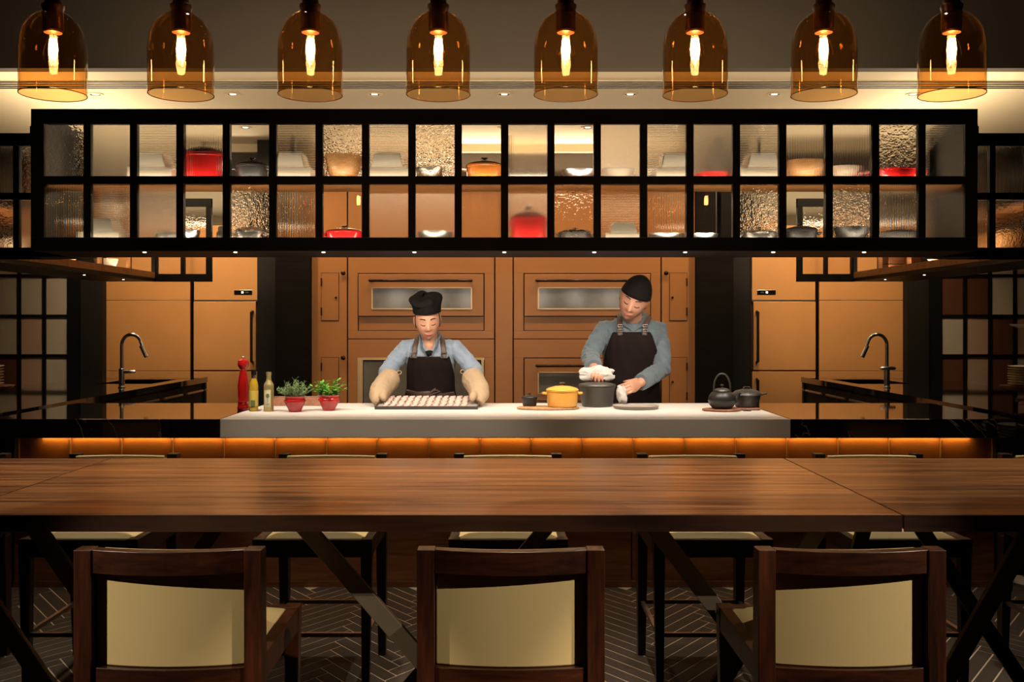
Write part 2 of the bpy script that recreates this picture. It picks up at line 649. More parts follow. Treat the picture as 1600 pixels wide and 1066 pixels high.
def marble():
    m, nt, b = nodes('black_marble')
    v = coords(nt, (1, 1, 1))
    no = N(nt, 'ShaderNodeTexNoise')
    no.inputs['Scale'].default_value = .9
    no.inputs['Detail'].default_value = 6
    no.inputs['Distortion'].default_value = 1.6
    nt.links.new(v, no.inputs['Vector'])
    sb = N(nt, 'ShaderNodeMath', operation='SUBTRACT')
    sb.inputs[1].default_value = .5
    nt.links.new(no.outputs['Fac'], sb.inputs[0])
    ab = N(nt, 'ShaderNodeMath', operation='ABSOLUTE')
    nt.links.new(sb.outputs[0], ab.inputs[0])
    cr = N(nt, 'ShaderNodeValToRGB')
    cr.color_ramp.elements[0].position = 0
    cr.color_ramp.elements[0].color = (.16, .145, .125, 1)
    cr.color_ramp.elements[1].position = .004
    cr.color_ramp.elements[1].color = (.008, .007, .006, 1)
    nt.links.new(ab.outputs[0], cr.inputs[0])
    nt.links.new(cr.outputs[0], b.inputs['Base Color'])
    b.inputs['Roughness'].default_value = .06
    b.inputs['Coat Weight'].default_value = .8
    b.inputs['Coat Roughness'].default_value = .04
    b.inputs['Specular IOR Level'].default_value = .8
    return m


M_marble = marble()

# ================================================================== ROOM
XW = 5.3
structure('floor', MB().box(-XW, XW, -2.2, 12.2, -.12, -.0015), M_grout)
structure('ceiling', MB().box(-XW, XW, BULK + .1, 12.2, CEIL, CEIL + .1), M_ceil)
structure('ceiling', MB().box(-XW, XW, -2.2, BULK, CEIL2, CEIL2 + .1), M_dark_ceil)
structure('trim_1', MB().box(-XW, XW, BULK, BULK + .1, CEIL - .0, CEIL2), M_dark_ceil)
structure('wall_left', MB().box(-XW - .1, -XW, -2.2, 12.2, -.1, CEIL2 + .1), M_darkwall)
structure('wall_right', MB().box(XW, XW + .1, -2.2, 12.2, -.1, CEIL2 + .1), M_darkwall)
structure('wall_front', MB().box(-XW, XW, -2.3, -2.2, -.1, CEIL2 + .1), M_darkwall)
structure('wall_back', MB().box(-XW, XW, 12.2, 12.3, -.1, CEIL + .1), M_wall)
# kitchen back wall above and behind the tall units (open towards the partitions at both sides)
structure('wall_kitchen_back', MB().box(-4.08, 4.08, SW + .62, SW + .72, 0, CEIL), M_wall)
structure('trim_2', MB().box(-4.08, 4.08, OV + .35, OV + .40, 2.82, CEIL), M_darkwall)
structure('trim_3', MB().box(-4.08, 4.08, OV + .28, OV + .34, 3.12, CEIL), M_ceil)

# herringbone floor strips
W_, L_ = .060, .40
K = 1.34
tiles = []
s2 = math.sqrt(2)


def tile_quad(x0, y0, lx, ly, g=.0030):
    pts = [(x0 + g, y0 + g), (x0 + lx - g, y0 + g), (x0 + lx - g, y0 + ly - g), (x0 + g, y0 + ly - g)]
    out = []
    for a, b in pts:
        out.append(((a - b) / s2 + .13, (a + b) / s2 * K + 4.6))
    return out


for mI in range(-22, 23):
    for k in range(-200, 200):
        bx, by = k * W_ + mI * L_, k * W_ - mI * L_
        for q in (tile_quad(bx, by, L_, W_), tile_quad(bx + L_, by + W_ - L_, W_, L_)):
            cx = sum(p[0] for p in q) / 4
            cy = sum(p[1] for p in q) / 4
            if -4.9 < cx < 4.9 and 1.7 < cy < 5.52:
                tiles.append((cx, cy, q))


def visible_rank(t):
    cx, cy, q = t
    px = HX + cx / cy * F
    py = HY + CH / cy * F
    vis = -40 < px < 1640 and py < 1090 and cy < 5.33
    # the bare stretches between the near chairs
    gap = (430 < px < 650) or (945 < px < 1180) or (1480 < px < 1600) or (0 < px < 118)
    return (0 if vis and gap else 1 if vis else 2, cy)


tiles.sort(key=visible_rank)
def tile_mb(q, cx=0, cy=0):
    return [(q[i][0] - cx, q[i][1] - cy, z) for z in (-.0015, 0) for i in range(4)]


shared = {}
floor_root = bpy.data.objects['floor']
for i, (cx, cy, q) in enumerate(tiles[:300]):
    key = (round(q[1][0] - q[0][0], 3), round(q[1][1] - q[0][1], 3))
    if key not in shared:
        shared[key] = mesh_of(MB().hexa(tile_mb(q, cx, cy)), 'floor_tile', M_tile)
    o = bpy.data.objects.new('floor_tile', shared[key])
    COL.objects.link(o)
    o.parent = floor_root
    o.location = (cx, cy, 0)
mb = MB()
for cx, cy, q in tiles[300:]:
    mb.hexa(tile_mb(q))
o = obj('floor_tile_field', mb, M_tile, floor_root)
o['kind'] = 'stuff'
# kitchen floor slab tiles behind the bar
structure('floor', MB().box(-XW, XW, 5.66, 12.2, -.0015, 0.0), M_darkpanel)

# linear grille in the kitchen ceiling
g = thing('ceiling_grille', 'long slotted linear grille set in the pale kitchen ceiling', 'grille', (0, 7.36, CEIL))
obj('grille_plate', MB().box(-5.2, 5.2, -.115, .105, -.006, .0), M_ceil, g)
for yy in (-.108, -.045, .018, .075):
    obj('grille_slot', MB().box(-5.2, 5.2, yy, yy + .026, -.010, -.006), M_black, g)

# recessed downlights
dl = thing('ceiling_downlight', '', 'light', (0, 0, 0))
obj('trim_ring', MB().rings([[(r * math.cos(a), r * math.sin(a), z) for a in [2 * PI * k / 24 for k in range(24)]]
                            for r, z in ((.062, 0), (.062, -.006), (.045, -.008), (.040, 0))], False, True), M_ceil, dl, smooth=True)
obj('lens', MB().lathe([(.024, -.0027), (.018, -.0035)], 20), M_downlight, dl)
obj('baffle', MB().lathe([(.044, -.001), (.044, -.0025)], 20), M_black, dl)
ords = ['first', 'second', 'third', 'fourth', 'fifth', 'sixth', 'seventh', 'eighth', 'ninth', 'tenth', 'eleventh']
first = True
for row, xs, yy in (('front', ROW1_X, 7.67), ('back', ROW2_X, 8.96)):
    for i, x in enumerate(xs):
        if yy > 8 and i in (0, 1, 9, 10):
            continue
        lab = 'round recessed downlight, %s from the left in the %s row of the kitchen ceiling' % (ords[i if yy < 8 else i - 2], row)
        if first:
            o = dl
            o['label'] = lab
            o.location = (x, yy, CEIL)
            first = False
            o['group'] = 'downlights in the kitchen ceiling'
        else:
            dup(dl, (x, yy, CEIL), 0, lab)

# ================================================================== BACK WALL: ovens, fridges, pillars
def bx(root, name, px0, px1, py0, py1, d, y0, y1, m, **k):
    """box whose front face, at depth d, covers the given pixel rectangle; y0,y1 world depth"""
    X0, X1 = (px0 - HX) / F * d, (px1 - HX) / F * d
    Z1, Z0 = CH - (py0 - HY) / F * d, CH - (py1 - HY) / F * d
    o = root.location
    return obj(name, MB().box(X0 - o.x, X1 - o.x, y0 - o.y, y1 - o.y, Z0 - o.z, Z1 - o.z), m, root, **k)


Z_OV = 2.80
pyT = HY - (Z_OV - CH) * F / OV
pyB = HY + (CH - .10) * F / OV


def oven(px0, px1, label, lower_open):
    cx = ((px0 + px1) / 2 - HX) / F * OV
    t = thing('deck_oven', label, 'oven', (cx, OV, 0))
    mid = 530
    # carcass behind the fronts
    bx(t, 'carcass', px0, px1, pyT, pyB + 12, OV, OV + .03, OV + .34, M_gap)
    # upper front: surround built around the door recess
    A, B = px0 + 16, px1 - 16     # recess sides
    for nm, q in (('front_panel', (px0 + 1, px1 - 1, pyT, 427)), ('front_panel', (px0 + 1, A, 427, 517)), ('front_panel', (B, px1 - 1, 427, 517)),
                  ('front_panel', (px0 + 1, px1 - 1, 517, mid - .6)), ('front_panel', (px0 + 1, px1 - 1, mid + .6, 559)),
                  ('front_panel', (px0 + 1, A, 559, 649)), ('front_panel', (B, px1 - 1, 559, 649)), ('front_panel', (px0 + 1, px1 - 1, 649, pyB))):
        bx(t, nm, *q, OV, OV, OV + .03, M_copper, bevel=.002)
    def door(yt, closed=True):
        d = bx(t, 'oven_door', A + 1.5, B - 1.5, yt + 1.5, yt + 67, OV, OV - .02, OV + .02, M_copper2, bevel=.003)
        bx(t, 'sill_panel', A + 1.5, B - 1.5, yt + 68, yt + 89, OV, OV + .012, OV + .03, M_copper2)
        w = bx(t, 'window_glass', A + 24, B - 21, yt + 24, yt + 55, OV, OV - .024, OV - .019, M_ovenglass)
        for q in ((A + 22, B - 19, yt + 22, yt + 23.5), (A + 22, B - 19, yt + 55, yt + 56.5), (A + 22, A + 24, yt + 22, yt + 56), (B - 21, B - 19, yt + 22, yt + 56)):
            bx(t, 'window_trim', *q, OV, OV - .028, OV - .019, M_seam)
        h0, h1 = P(A + 20, yt + 12, OV), P(B - 20, yt + 12, OV)
        hb = MB().tube([(h0.x - cx, -.07, h0.z), (h1.x - cx, -.07, h0.z)], .013, 10, round_ends=True)
        for hx in (h0.x + .01, h1.x - .01):
            hb.tube([(hx - cx, -.02, h0.z), (hx - cx, -.07, h0.z)], .012, 8)
        obj('door_handle', hb, M_darkmetal, t, smooth=True)
    door(427)
    if not lower_open:
        door(559)
    else:
        # glass-fronted lower deck, metal trimmed
        bx(t, 'window_glass', A + 9, B - 7, 564, 646, OV, OV - .004, OV + .0, M_ovenglass)
        for q in ((A, B, 559, 562.5), (A, A + 8, 562.5, 648), (B - 5, B - 1, 562.5, 648), (A, B, 646, 649)):
            bx(t, 'window_trim', *q, OV, OV - .012, OV + .02, M_seam)
    return t


oven(543, 773, 'wide copper-fronted deck oven behind the woman, glass-fronted lower deck', True)
oven(802, 1033, 'wide copper-fronted deck oven behind the man, two doors with bar handles', False)
t = thing('filler_panel', 'narrow copper strip panel between the two wide ovens', 'panel', P(787.5, 508, OV) * 1)
t.location.z = 0
bx(t, 'panel', 774, 801, pyT, pyB, OV, OV + .004, OV + .3, M_copper, bevel=.002)
for (a, b, dside, kx, nm) in ((485, 543, 0, 537, 'left of the ovens'), (1033, 1088, 1, 1040, 'right of the ovens')):
    t = thing('service_cabinet', 'narrow tall copper cabinet with small hatches and round knobs, ' + nm, 'cabinet', ((((a + b) / 2) - HX) / F * OV, OV, 0))
    bx(t, 'body', a + 1, b - 1, pyT, pyB, OV, OV, OV + .34, M_copper, bevel=.002)
    d0, d1 = (502.5, 529) if dside == 0 else (1046.5, 1073)
    for yt in (427, 559):
        bx(t, 'hatch_gap', d0 - .8, d1 + .8, yt - .8, yt + 74.5, OV, OV - .003, OV, M_gap)
        h = bx(t, 'hatch', d0, d1, yt, yt + 73.5, OV, OV - .008, OV - .002, M_copper2)
        kk = d1 - 4 if dside == 0 else d0 + 4
        p = P(kk, yt + 38, OV)
        obj('latch', MB().ell((p.x - t.location.x, -.014, p.z), (.012, .012, .012), 10), M_darkmetal, t, smooth=True)
        hx = d0 if dside == 0 else d1
        for hz in (yt + 14, yt + 60):
            bx(t, 'hinge', hx - 1, hx + 1, hz - 6, hz + 6, OV, OV - .016, OV - .004, M_darkmetal)
        p = P(kx, yt, OV)
        obj('knob', MB().lathe([(.010, 0), (.010, .02), (.022, .026), (.022, .038), (.014, .044)], 14, M=Matrix.Translation((p.x - t.location.x, 0, p.z)) @ Matrix.Rotation(R(90), 4, 'X')), M_darkmetal, t, smooth=True)

# black pillars either side of the ovens
for (a, b, c, s, nm) in ((402, 430, 485, -1, 'left'), (1172, 1146, 1088, 1, 'right')):
    lo, hi = min(a, b), max(a, b)
    x0, x1 = (lo - HX) / F * 9.55, (hi - HX) / F * 9.55
    structure('trim_%d' % (4 if s < 0 else 5), MB().box(x0, x1, 9.55, 10.5, 0, CEIL - .005), M_darkpanel)
    lo, hi = min(b, c), max(b, c)
    x0, x1 = (lo - HX) / F * 9.42, (hi - HX) / F * 9.42
    if s < 0: x1 -= .002
    else: x0 += .002
    structure('trim_%d' % (6 if s < 0 else 7), MB().box(x0, x1, 9.42, 10.5, 0, CEIL - .005), M_blackwood)

# side units
Z_SU = 2.42
pyS = HY - (Z_SU - CH) * F / SW
pySB = HY + CH * F / SW
for s in (-1, 1):
    mx = lambda v: v if s < 0 else 2 * 788.5 - v
    def sb(root, name, a, b, y0, y1, d0, d1, m, **k):
        a, b = mx(a), mx(b)
        return bx(root, name, min(a, b), max(a, b), y0, y1, SW, d0, d1, m, **k)
    side = 'left' if s < 0 else 'right'
    cxp = mx(352)
    t = thing('refrigerator', 'tall built-in refrigerator with tan door, beside the %s black pillar' % side, 'refrigerator', ((cxp - HX) / F * SW, SW, 0))
    sb(t, 'body', 303, 403, pyS, pySB, SW + .03, SW + .55, M_gap)
    sb(t, 'top_panel', 303, 402, pyS, 469, SW, SW + .03, M_brushed, bevel=.003)
    dd = sb(t, 'door', 303, 400, 471.5, 578.5, SW - .01, SW + .03, M_brushed, bevel=.003)
    sb(t, 'drawer', 303, 402, 580.5, 690, SW - .01, SW + .03, M_brushed, bevel=.003)
    sb(t, 'chrome_strip', 303, 402, 469.3, 471.2, SW + .0, SW + .03, M_steel)
    sb(t, 'chrome_strip', 303, 402, 578.7, 580.3, SW + .0, SW + .03, M_darkmetal)
    p0, p1 = P(mx(395), 487, SW), P(mx(395), 566, SW)
    hb = MB().tube([(p0.x - t.location.x, -.01, p0.z), (p0.x - t.location.x, -.06, p0.z - .01), (p0.x - t.location.x, -.06, p1.z + .01), (p0.x - t.location.x, -.01, p1.z)], .014, 8)
    obj('handle', hb, M_black, t, smooth=True)
    hb = MB().tube([(p0.x - t.location.x, -.01, p0.z - .68), (p0.x - t.location.x, -.06, p0.z - .69), (p0.x - t.location.x, -.06, p1.z - .65), (p0.x - t.location.x, -.01, p1.z - .66)], .014, 8)
    obj('handle', hb, M_black, t, smooth=True)
    dp = sb(t, 'display', 366 if s < 0 else 365, 394, 453.5, 460.5, SW - .006, SW, M_screen, bevel=.002)
    bx(t, 'display_light', mx(379) - 1.4, mx(379) + 1.4, 455.5, 458.5, SW, SW - .009, SW - .005, M_display)
    bx(t, 'display_digits', mx(386) - 2.5, mx(386) + 2.5, 456, 458, SW, SW - .009, SW - .005, M_steel)
    t = thing('tall_cabinet', 'tall tan panelled cabinet behind the %s chrome tap' % side, 'cabinet', ((mx(228) - HX) / F * SW, SW, 0))
    sb(t, 'body', 161, 297, pyS, pySB, SW + .02, SW + .55, M_gap)
    sb(t, 'door', 161.5, 297, pyS, 469, SW, SW + .02, M_brushed, bevel=.002)
    sb(t, 'door', 161.5, 297, 469.7, 579.5, SW, SW + .02, M_brushed, bevel=.002)
    sb(t, 'drawer', 161.5, 297, 580, 690, SW, SW + .02, M_brushed, bevel=.002)
    # jamb and post
    n = 8 if s < 0 else 9
    a, b = mx(126), mx(160)
    structure('trim_%d' % n, MB().box((min(a, b) - HX) / F * 9.9, (max(a, b) - HX) / F * 9.9, 9.9, 10.72, 0, CEIL - .005), M_darkpanel)
    # glass partition
    t = thing('glass_partition', 'black gridded glass partition at the far %s' % side, 'partition', ((mx(0) - HX) / F * SW, SW, 0))
    xs = [108, 70, 31, -8, -47]
    ys = [248, 310, 372, 431, 494, 556, 618, 680]
    fr = bx(t, 'post', min(mx(108), mx(126)), max(mx(108), mx(126)), 243, pySB, SW, SW - .05, SW + .05, M_black)
    for i, xx in enumerate(xs):
        a, b = mx(xx - 2.8), mx(xx + 2.8)
        if i:
            bx(t, 'mullion', min(a, b), max(a, b), 243, pySB, SW, SW - .02, SW + .02, M_black)
    for yy in ys:
        a, b = mx(-50), mx(108)
        bx(t, 'transom', min(a, b), max(a, b), yy - 2.4, yy + 2.4, SW, SW - .018, SW + .018, M_black)
    a, b = mx(-50), mx(108)
    cols = ['pane_grey', 'pane_brown', 'pane_pale', 'pane_rose']
    for i in range(4):
        for j in range(7):
            a, b = sorted((mx(xs[i] - 2.8), mx(xs[i + 1] + 2.8)))
            key = random.choice(cols)
            if key not in bpy.data.materials:
                base = {'pane_grey': (.48, .43, .36), 'pane_brown': (.12, .05, .03), 'pane_pale': (.66, .60, .52), 'pane_rose': (.48, .33, .25)}[key]
                mm, nt, b_ = nodes(key)
                b_.inputs['Base Color'].default_value = (*base, 1)
                b_.inputs['Roughness'].default_value = .25
                b_.inputs['Transmission Weight'].default_value = .2
                b_.inputs['IOR'].default_value = 1.2
                no = N(nt, 'ShaderNodeTexNoise'); no.inputs['Scale'].default_value = 30
                tcn = N(nt, 'ShaderNodeTexCoord'); nt.links.new(tcn.outputs['Object'], no.inputs['Vector'])
                bu = N(nt, 'ShaderNodeBump'); bu.inputs['Strength'].default_value = .15
                nt.links.new(no.outputs['Fac'], bu.inputs['Height']); nt.links.new(bu.outputs[0], b_.inputs['Normal'])
            bx(t, 'pane', a, b, ys[j] + 2.4, ys[j + 1] - 2.4, SW, SW - .004, SW + .004, bpy.data.materials[key])

# red and white upright panel seen beyond the left partition is left to the panes' own tint
# ================================================================== COUNTERS
t = tag(obj('white_counter', MB().box(-1.51, 1.52, CF, CB, CT - .10, CT), M_white, bevel=.003), 'thick white stone counter slab between the two black counter tops', 'counter')
XE = 2.72
tag(obj('black_counter', MB().box(-XE - .02, -1.512, CF, CB, CT - .10, CT), M_marble, bevel=.003), 'black marble counter top left of the white slab', 'counter')
tag(obj('black_counter', MB().box(1.522, XE, CF, CB, CT - .10, CT), M_marble, bevel=.003), 'black marble counter top right of the white slab', 'counter')

LX0, LP_ = -2.622, .2767
t = thing('bar_base', 'long bar base with tan leather band and wood panels under the counter', 'counter', (0, CF, 0))
obj('carcass', MB().box(-2.66, 2.66, .16, 1.0, 0, CT - .101), M_blackwood, t)
for i in range(19):
    x0 = LX0 + i * LP_ + .004
    x1 = x0 + LP_ - .008
    rs = []
    n = 8
    for k in range(n + 1):
        u = k / n
        bul = .014 * (1 - (2 * u - 1) ** 4)
        xx = x0 + (x1 - x0) * u
        rs.append([(xx, .10 - bul, .50), (xx, .10 - bul, .816), (xx, .155, .816), (xx, .155, .50)])
    obj('leather_panel', MB().rings(rs), M_orangeleather, t, smooth=True, angle=50)
for i in range(20):
    xx = LX0 + i * LP_
    obj('seam', MB().box(xx - .0035, xx + .0035, .079, .155, .50, .817), M_seam, t)
for xx in (LX0 - .030, LX0 + 19 * LP_ + .004):
    obj('end_cap', MB().box(xx, xx + .022, .09, .155, .50, .816), M_label, t, bevel=.01)
xs = [-2.66, -1.38 - .69, -.69 - .0, .69, 1.38 + .69, 2.66]
for a, b in zip(xs[:-1], xs[1:]):
    obj('wood_panel', MB().box(a + .003, b - .003, .11, .158, .035, .495), M_barwood, t, bevel=.002)
obj('shelf_lip', MB().box(-2.66, 2.66, .06, .16, .494, .505), M_chairshade, t)
obj('kick_rail', MB().box(-2.66, 2.66, .10, .158, 0, .033), M_barwood, t)
obj('led_profile', MB().box(-2.62, 2.62, .030, .040, .8155, .819), M_bronze, t)
for s in (-1, 1):
    tag(obj('counter_end', MB().box(*(sorted((s * 2.662, s * (XE - .01)))), CF + .02, CB - .02, 0, CT - .101), M_black),
        'solid black end panel holding up the %s end of the bar' % ('left' if s < 0 else 'right'), 'panel')

# side counters
for s in (-1, 1):
    side = 'left' if s < 0 else 'right'
    X0, X1 = 2.86, 3.95
    Y0, Y1 = 5.25, 9.6
    t = thing('side_counter', 'long black marble side counter with sink along the %s' % side, 'counter', (s * 3.4, 7.4, 0))
    def sbx(name, x0, x1, y0, y1, z0, z1, m, par=t, **k):
        a, b = sorted((s * x0, s * x1))
        return obj(name, MB().box(a - s * 3.4, b - s * 3.4, y0 - 7.4, y1 - 7.4, z0, z1), m, par, **k)
    # worktop built around the sink opening
    SX0, SX1, SY0, SY1 = 3.0, 3.46, 8.45, 9.15
    mb_ = MB()
    for q in ((X0, X1, Y0, SY0), (X0, X1, SY1, Y1), (X0, SX0, SY0, SY1), (SX1, X1, SY0, SY1)):
        a, b = sorted((s * q[0] - s * 3.4, s * q[1] - s * 3.4))
        mb_.box(a, b, q[2] - 7.4, q[3] - 7.4, CT - .05, CT)
    obj('worktop', mb_, M_marble, t)
    sk = MB()
    for q in ((SX0, SX1, SY0, SY1, CT - .25, CT - .24), (SX0 - .01, SX0, SY0, SY1, CT - .25, CT - .004), (SX1, SX1 + .01, SY0, SY1, CT - .25, CT - .004),
              (SX0, SX1, SY0 - .01, SY0, CT - .25, CT - .004), (SX0, SX1, SY1, SY1 + .01, CT - .25, CT - .004)):
        a, b = sorted((s * q[0] - s * 3.4, s * q[1] - s * 3.4))
        sk.box(a, b, q[2] - 7.4, q[3] - 7.4, q[4], q[5])
    obj('sink', sk, M_iron, t)
    sbx('plinth', X0 + .1, X1 - .05, Y0 + .05, Y1 - .1, 0, .1, M_black)
    sbx('carcass', X0 + .055, X1 - .02, Y0 + .03, Y1 - .05, .1, CT - .26, M_black)
    sbx('end_panel', X0 + .01, X1, Y1 - .045, Y1, 0, CT - .051, M_black)
    yy = 6.5
    k = 0
    while yy < 9.5:
        dr = sbx('cabinet_door', X0 + .03, X0 + .055, yy, min(yy + .585, 9.54), .12, CT - .06, M_darkpanel, bevel=.002)
        hb = MB().tube([(s * (X0 - .005) - s * 3.4, yy + .06 - 7.4, CT - .12), (s * (X0 - .005) - s * 3.4, min(yy + .53, 9.5) - 7.4, CT - .12)], .010, 8)
        obj('handle', hb, M_steel, dr, smooth=True)
        yy += .6
    # tap
    tx, ty = 3.05, 7.94
    fx = 1 if s < 0 else -1
    t = thing('tap', 'chrome gooseneck kitchen tap on the %s side counter' % side, 'tap', (s * tx, ty, CT))
    obj('base', MB().lathe([(.028, 0), (.028, .01), (.023, .014), (.023, .15), (.018, .155)], 20), M_chrome, t, smooth=True)
    pts = [(0, 0, .15), (0, 0, .30)]
    for k in range(11):
        a = PI - k * PI / 10 * .92
        pts.append((fx * (.078 + .078 * math.cos(a)), 0, .34 + .085 * math.sin(a)))
    pts.append((fx * .185, 0, .27))
    obj('spout', MB().tube(pts, [.014] * (len(pts) - 1) + [.014], 12), M_chrome, t, smooth=True)
    obj('spray_head', MB().tube([(fx * .155, 0, .335), (fx * .198, 0, .245)], [.017, .019], 12), M_chrome, t, smooth=True)
    lever = [(0, 0, .125), (.10, 0, .128)] if s < 0 else [(-.05, -.02, .155), (.05, -.02, .155)]
    obj('lever', MB().tube(lever, [.015, .012] if s < 0 else [.014, .014], 10, round_ends=True), M_chrome, t, smooth=True)

# ================================================================== HANGING CABINET
PITCH = 72.55 / F * CAB_F
X_first = (68.5 - HX) / F * CAB_F
PW = 61.3 / F * CAB_F
XL, XR = (48 - HX) / F * CAB_F, (1528 - HX) / F * CAB_F
Zp = [2.491, 2.212, 2.171, 1.886]
ov = thing('display_cabinet', 'long black-framed cabinet with two rows of textured glass panes above the counter', 'cabinet', (0, CAB_F, CAB_L))


def cb(name, x0, x1, y0, y1, z0, z1, m, **k):
    return obj(name, MB().box(x0, x1, y0 - CAB_F, y1 - CAB_F, z0 - CAB_L, z1 - CAB_L), m, ov, **k)


FT = .045
cb('top_rail', XL, XR, CAB_F, CAB_F + FT, Zp[0], CAB_T, M_black, bevel=.002)
cb('bottom_rail', XL, XR, CAB_F, CAB_F + FT, CAB_L, Zp[3], M_black, bevel=.002)
cb('middle_rail', XL + .06, XR - .06, CAB_F + .002, CAB_F + FT - .002, Zp[2], Zp[1], M_black)
cb('end_stile', XL, X_first, CAB_F + .001, CAB_F + FT - .001, Zp[3], Zp[0], M_black)
xe = X_first + 19 * PITCH + PW
cb('end_stile', xe, XR, CAB_F + .001, CAB_F + FT - .001, Zp[3], Zp[0], M_black)
for i in range(19):
    x0 = X_first + i * PITCH + PW
    cb('muntin', x0, x0 + PITCH - PW, CAB_F + .004, CAB_F + FT - .004, Zp[3], Zp[0], M_black)
cb('end_panel', XL, XL + .025, CAB_F + FT, CAB_B, CAB_L, CAB_T, M_black)
cb('end_panel', XR - .025, XR, CAB_F + FT, CAB_B, CAB_L, CAB_T, M_black)
cb('top_panel', XL + .025, XR - .025, CAB_F + FT, CAB_F + FT + .06, CAB_T - .03, CAB_T, M_black)
for s in (-1, 1):
    a, b = sorted((s * 2.50, s * 2.74))
    cb('link_panel', a, b, CAB_B - .05, 5.959, CAB_T - .05, CAB_T, M_black)
    cb('link_panel', a, b, CAB_B - .05, 5.959, CAB_L, CAB_L + .05, M_black)
cb('bottom_panel', XL + .025, XR - .025, CAB_F + FT, CAB_B, CAB_L, CAB_L + .04, M_black)
cb('shelf', XL + .026, XR - .026, CAB_F + FT + .012, 5.62, 2.172, 2.192, M_shelfwood)
for i in range(0, 21, 5):
    x0 = X_first + i * PITCH - .012
    cb('rear_post', x0 - .01, x0 + .014, CAB_B - .03, CAB_B, CAB_L + .04, CAB_T - .05, M_black)
cb('led_profile', XL + .05, XR - .05, CAB_F + FT + .002, CAB_F + FT + .010, 2.196, 2.204, M_led)
cb('led_profile', XL + .05, XR - .05, CAB_F + FT + .002, CAB_F + FT + .010, 1.858, 1.866, M_led)
led((0, CAB_F + FT + .02, 2.205), (R(180 - 35), 0, 0), 14.0, 4.9, .012, (1, .86, .66))
led((0, CAB_F + FT + .02, 1.868), (R(180 - 35), 0, 0), 9.0, 4.9, .012, (1, .86, .66))
kinds = {'h': (G_ham, 'hammered'), 'v': (G_flx, 'vertically reeded'), 'z': (G_flz, 'horizontally reeded'), 'f': (G_frost, 'frosted'), 'c': (G_clear, 'clear')}
rows = ['hfzvczhzhcvcfzfzvvhz', 'vzfchvcffvfhzvchchvf']
for r_ in range(2):
    for i, ch in enumerate(rows[r_]):
        x0 = X_first + i * PITCH
        z1, z0 = (Zp[0], Zp[1]) if r_ == 0 else (Zp[2], Zp[3])
        p = cb('glass_pane', x0, x0 + PW, CAB_F + .018, CAB_F + .023, z0, z1, kinds[ch][0])
        p['label'] = kinds[ch][1] + ' glass pane'
ul = None
for i, x in enumerate(UNDER_X):
    # small downlight under the cabinet: part of it
    o = obj('under_light', MB().lathe([(.010, -.001), (.010, -.003), (.007, -.004)], 16, c=(x, .08, 0)), M_downlight, ov)


# ---- cookware makers (local origin at base)
def cocotte(name, label, loc, r, h, m, lid=True, knob=M_steel, rz=0, group=None, handles=True, cat='pot', sq=1.0):
    t = thing(name, label, cat, loc, rz, group)
    obj('body', MB().lathe([(r * .86, 0), (r * .92, .004), (r * .97, h * .3), (r, h * .92), (r * 1.04, h * .94), (r * 1.04, h), (r * .94, h), (r * .90, h * .15), (r * .1, h * .08)], 36, sy=sq), m, t, smooth=True)
    if handles:
        for sgn in (-1, 1):
            pts = [(sgn * r * .98, -r * .28, h * .80), (sgn * r * 1.20, -r * .24, h * .82), (sgn * r * 1.26, 0, h * .82), (sgn * r * 1.20, r * .24, h * .82), (sgn * r * .98, r * .28, h * .80)]
            obj('handle', MB().tube(pts, r * .075, 8), m, t, smooth=True)
    if lid:
        l = obj('lid', MB().lathe([(r * 1.02, h * 1.005), (r * 1.05, h * 1.02), (r * 1.02, h * 1.07), (r * .9, h * 1.14), (r * .5, h * 1.25), (r * .1, h * 1.29), (.002, h * 1.29)], 36, sy=sq), m, t, smooth=True)
        obj('knob', MB().lathe([(r * .07, h * 1.28), (r * .06, h * 1.35), (r * .2, h * 1.42), (r * .2, h * 1.46), (.003, h * 1.48)], 16), knob, l, smooth=True)
    return t


def bowl(name, label, loc, r, h, m, group=None, rz=0, tilt=None):
    pr = [(r * .4, 0), (r * .45, .004), (r * .75, h * .35), (r * .95, h * .8), (r, h), (r * .96, h), (r * .9, h * .8), (r * .7, h * .4), (r * .3, h * .12), (.002, h * .1)]
    o = obj(name, MB().lathe(pr, 36), m, smooth=True, angle=60, loc=loc)
    if tilt:
        o.rotation_euler = tilt
    return tag(o, label, 'bowl', group)


def dish_box(label, loc, w_, d_, h_, m, top=True):
    t = thing('baking_dish', label, 'dish', loc)
    def tray(n, ww, dd, z0, hh):
        mbt = MB()
        e = .006
        mbt.box(-ww / 2, ww / 2, -dd / 2, dd / 2, z0, z0 + e)
        mbt.box(-ww / 2, ww / 2, -dd / 2, -dd / 2 + e, z0 + e, z0 + hh)
        mbt.box(-ww / 2, ww / 2, dd / 2 - e, dd / 2, z0 + e, z0 + hh)
        mbt.box(-ww / 2, -ww / 2 + e, -dd / 2 + e, dd / 2 - e, z0 + e, z0 + hh)
        mbt.box(ww / 2 - e, ww / 2, -dd / 2 + e, dd / 2 - e, z0 + e, z0 + hh)
        obj(n, mbt, m, t, bevel=.002)
    tray('dish_body', w_, d_, 0, h_)
    if top:
        mbt = MB()
        a, b = w_ * .36, w_ * .28
        z0 = h_ + .001
        hh = h_ * 2.0
        mbt.hexa([(-a, -d_ * .5, z0), (a, -d_ * .5, z0), (a, d_ * .5, z0), (-a, d_ * .5, z0), (-b, -d_ * .47, hh), (b, -d_ * .47, hh), (b, d_ * .22, hh), (-b, d_ * .22, hh)])
        obj('inner_dish', mbt, m, t, bevel=.004)
    return t


ZU, ZL = 2.193, 1.855


def cx_(px, d=5.47):
    return (px - HX) / F * d


D1 = 5.475
D2 = 5.50
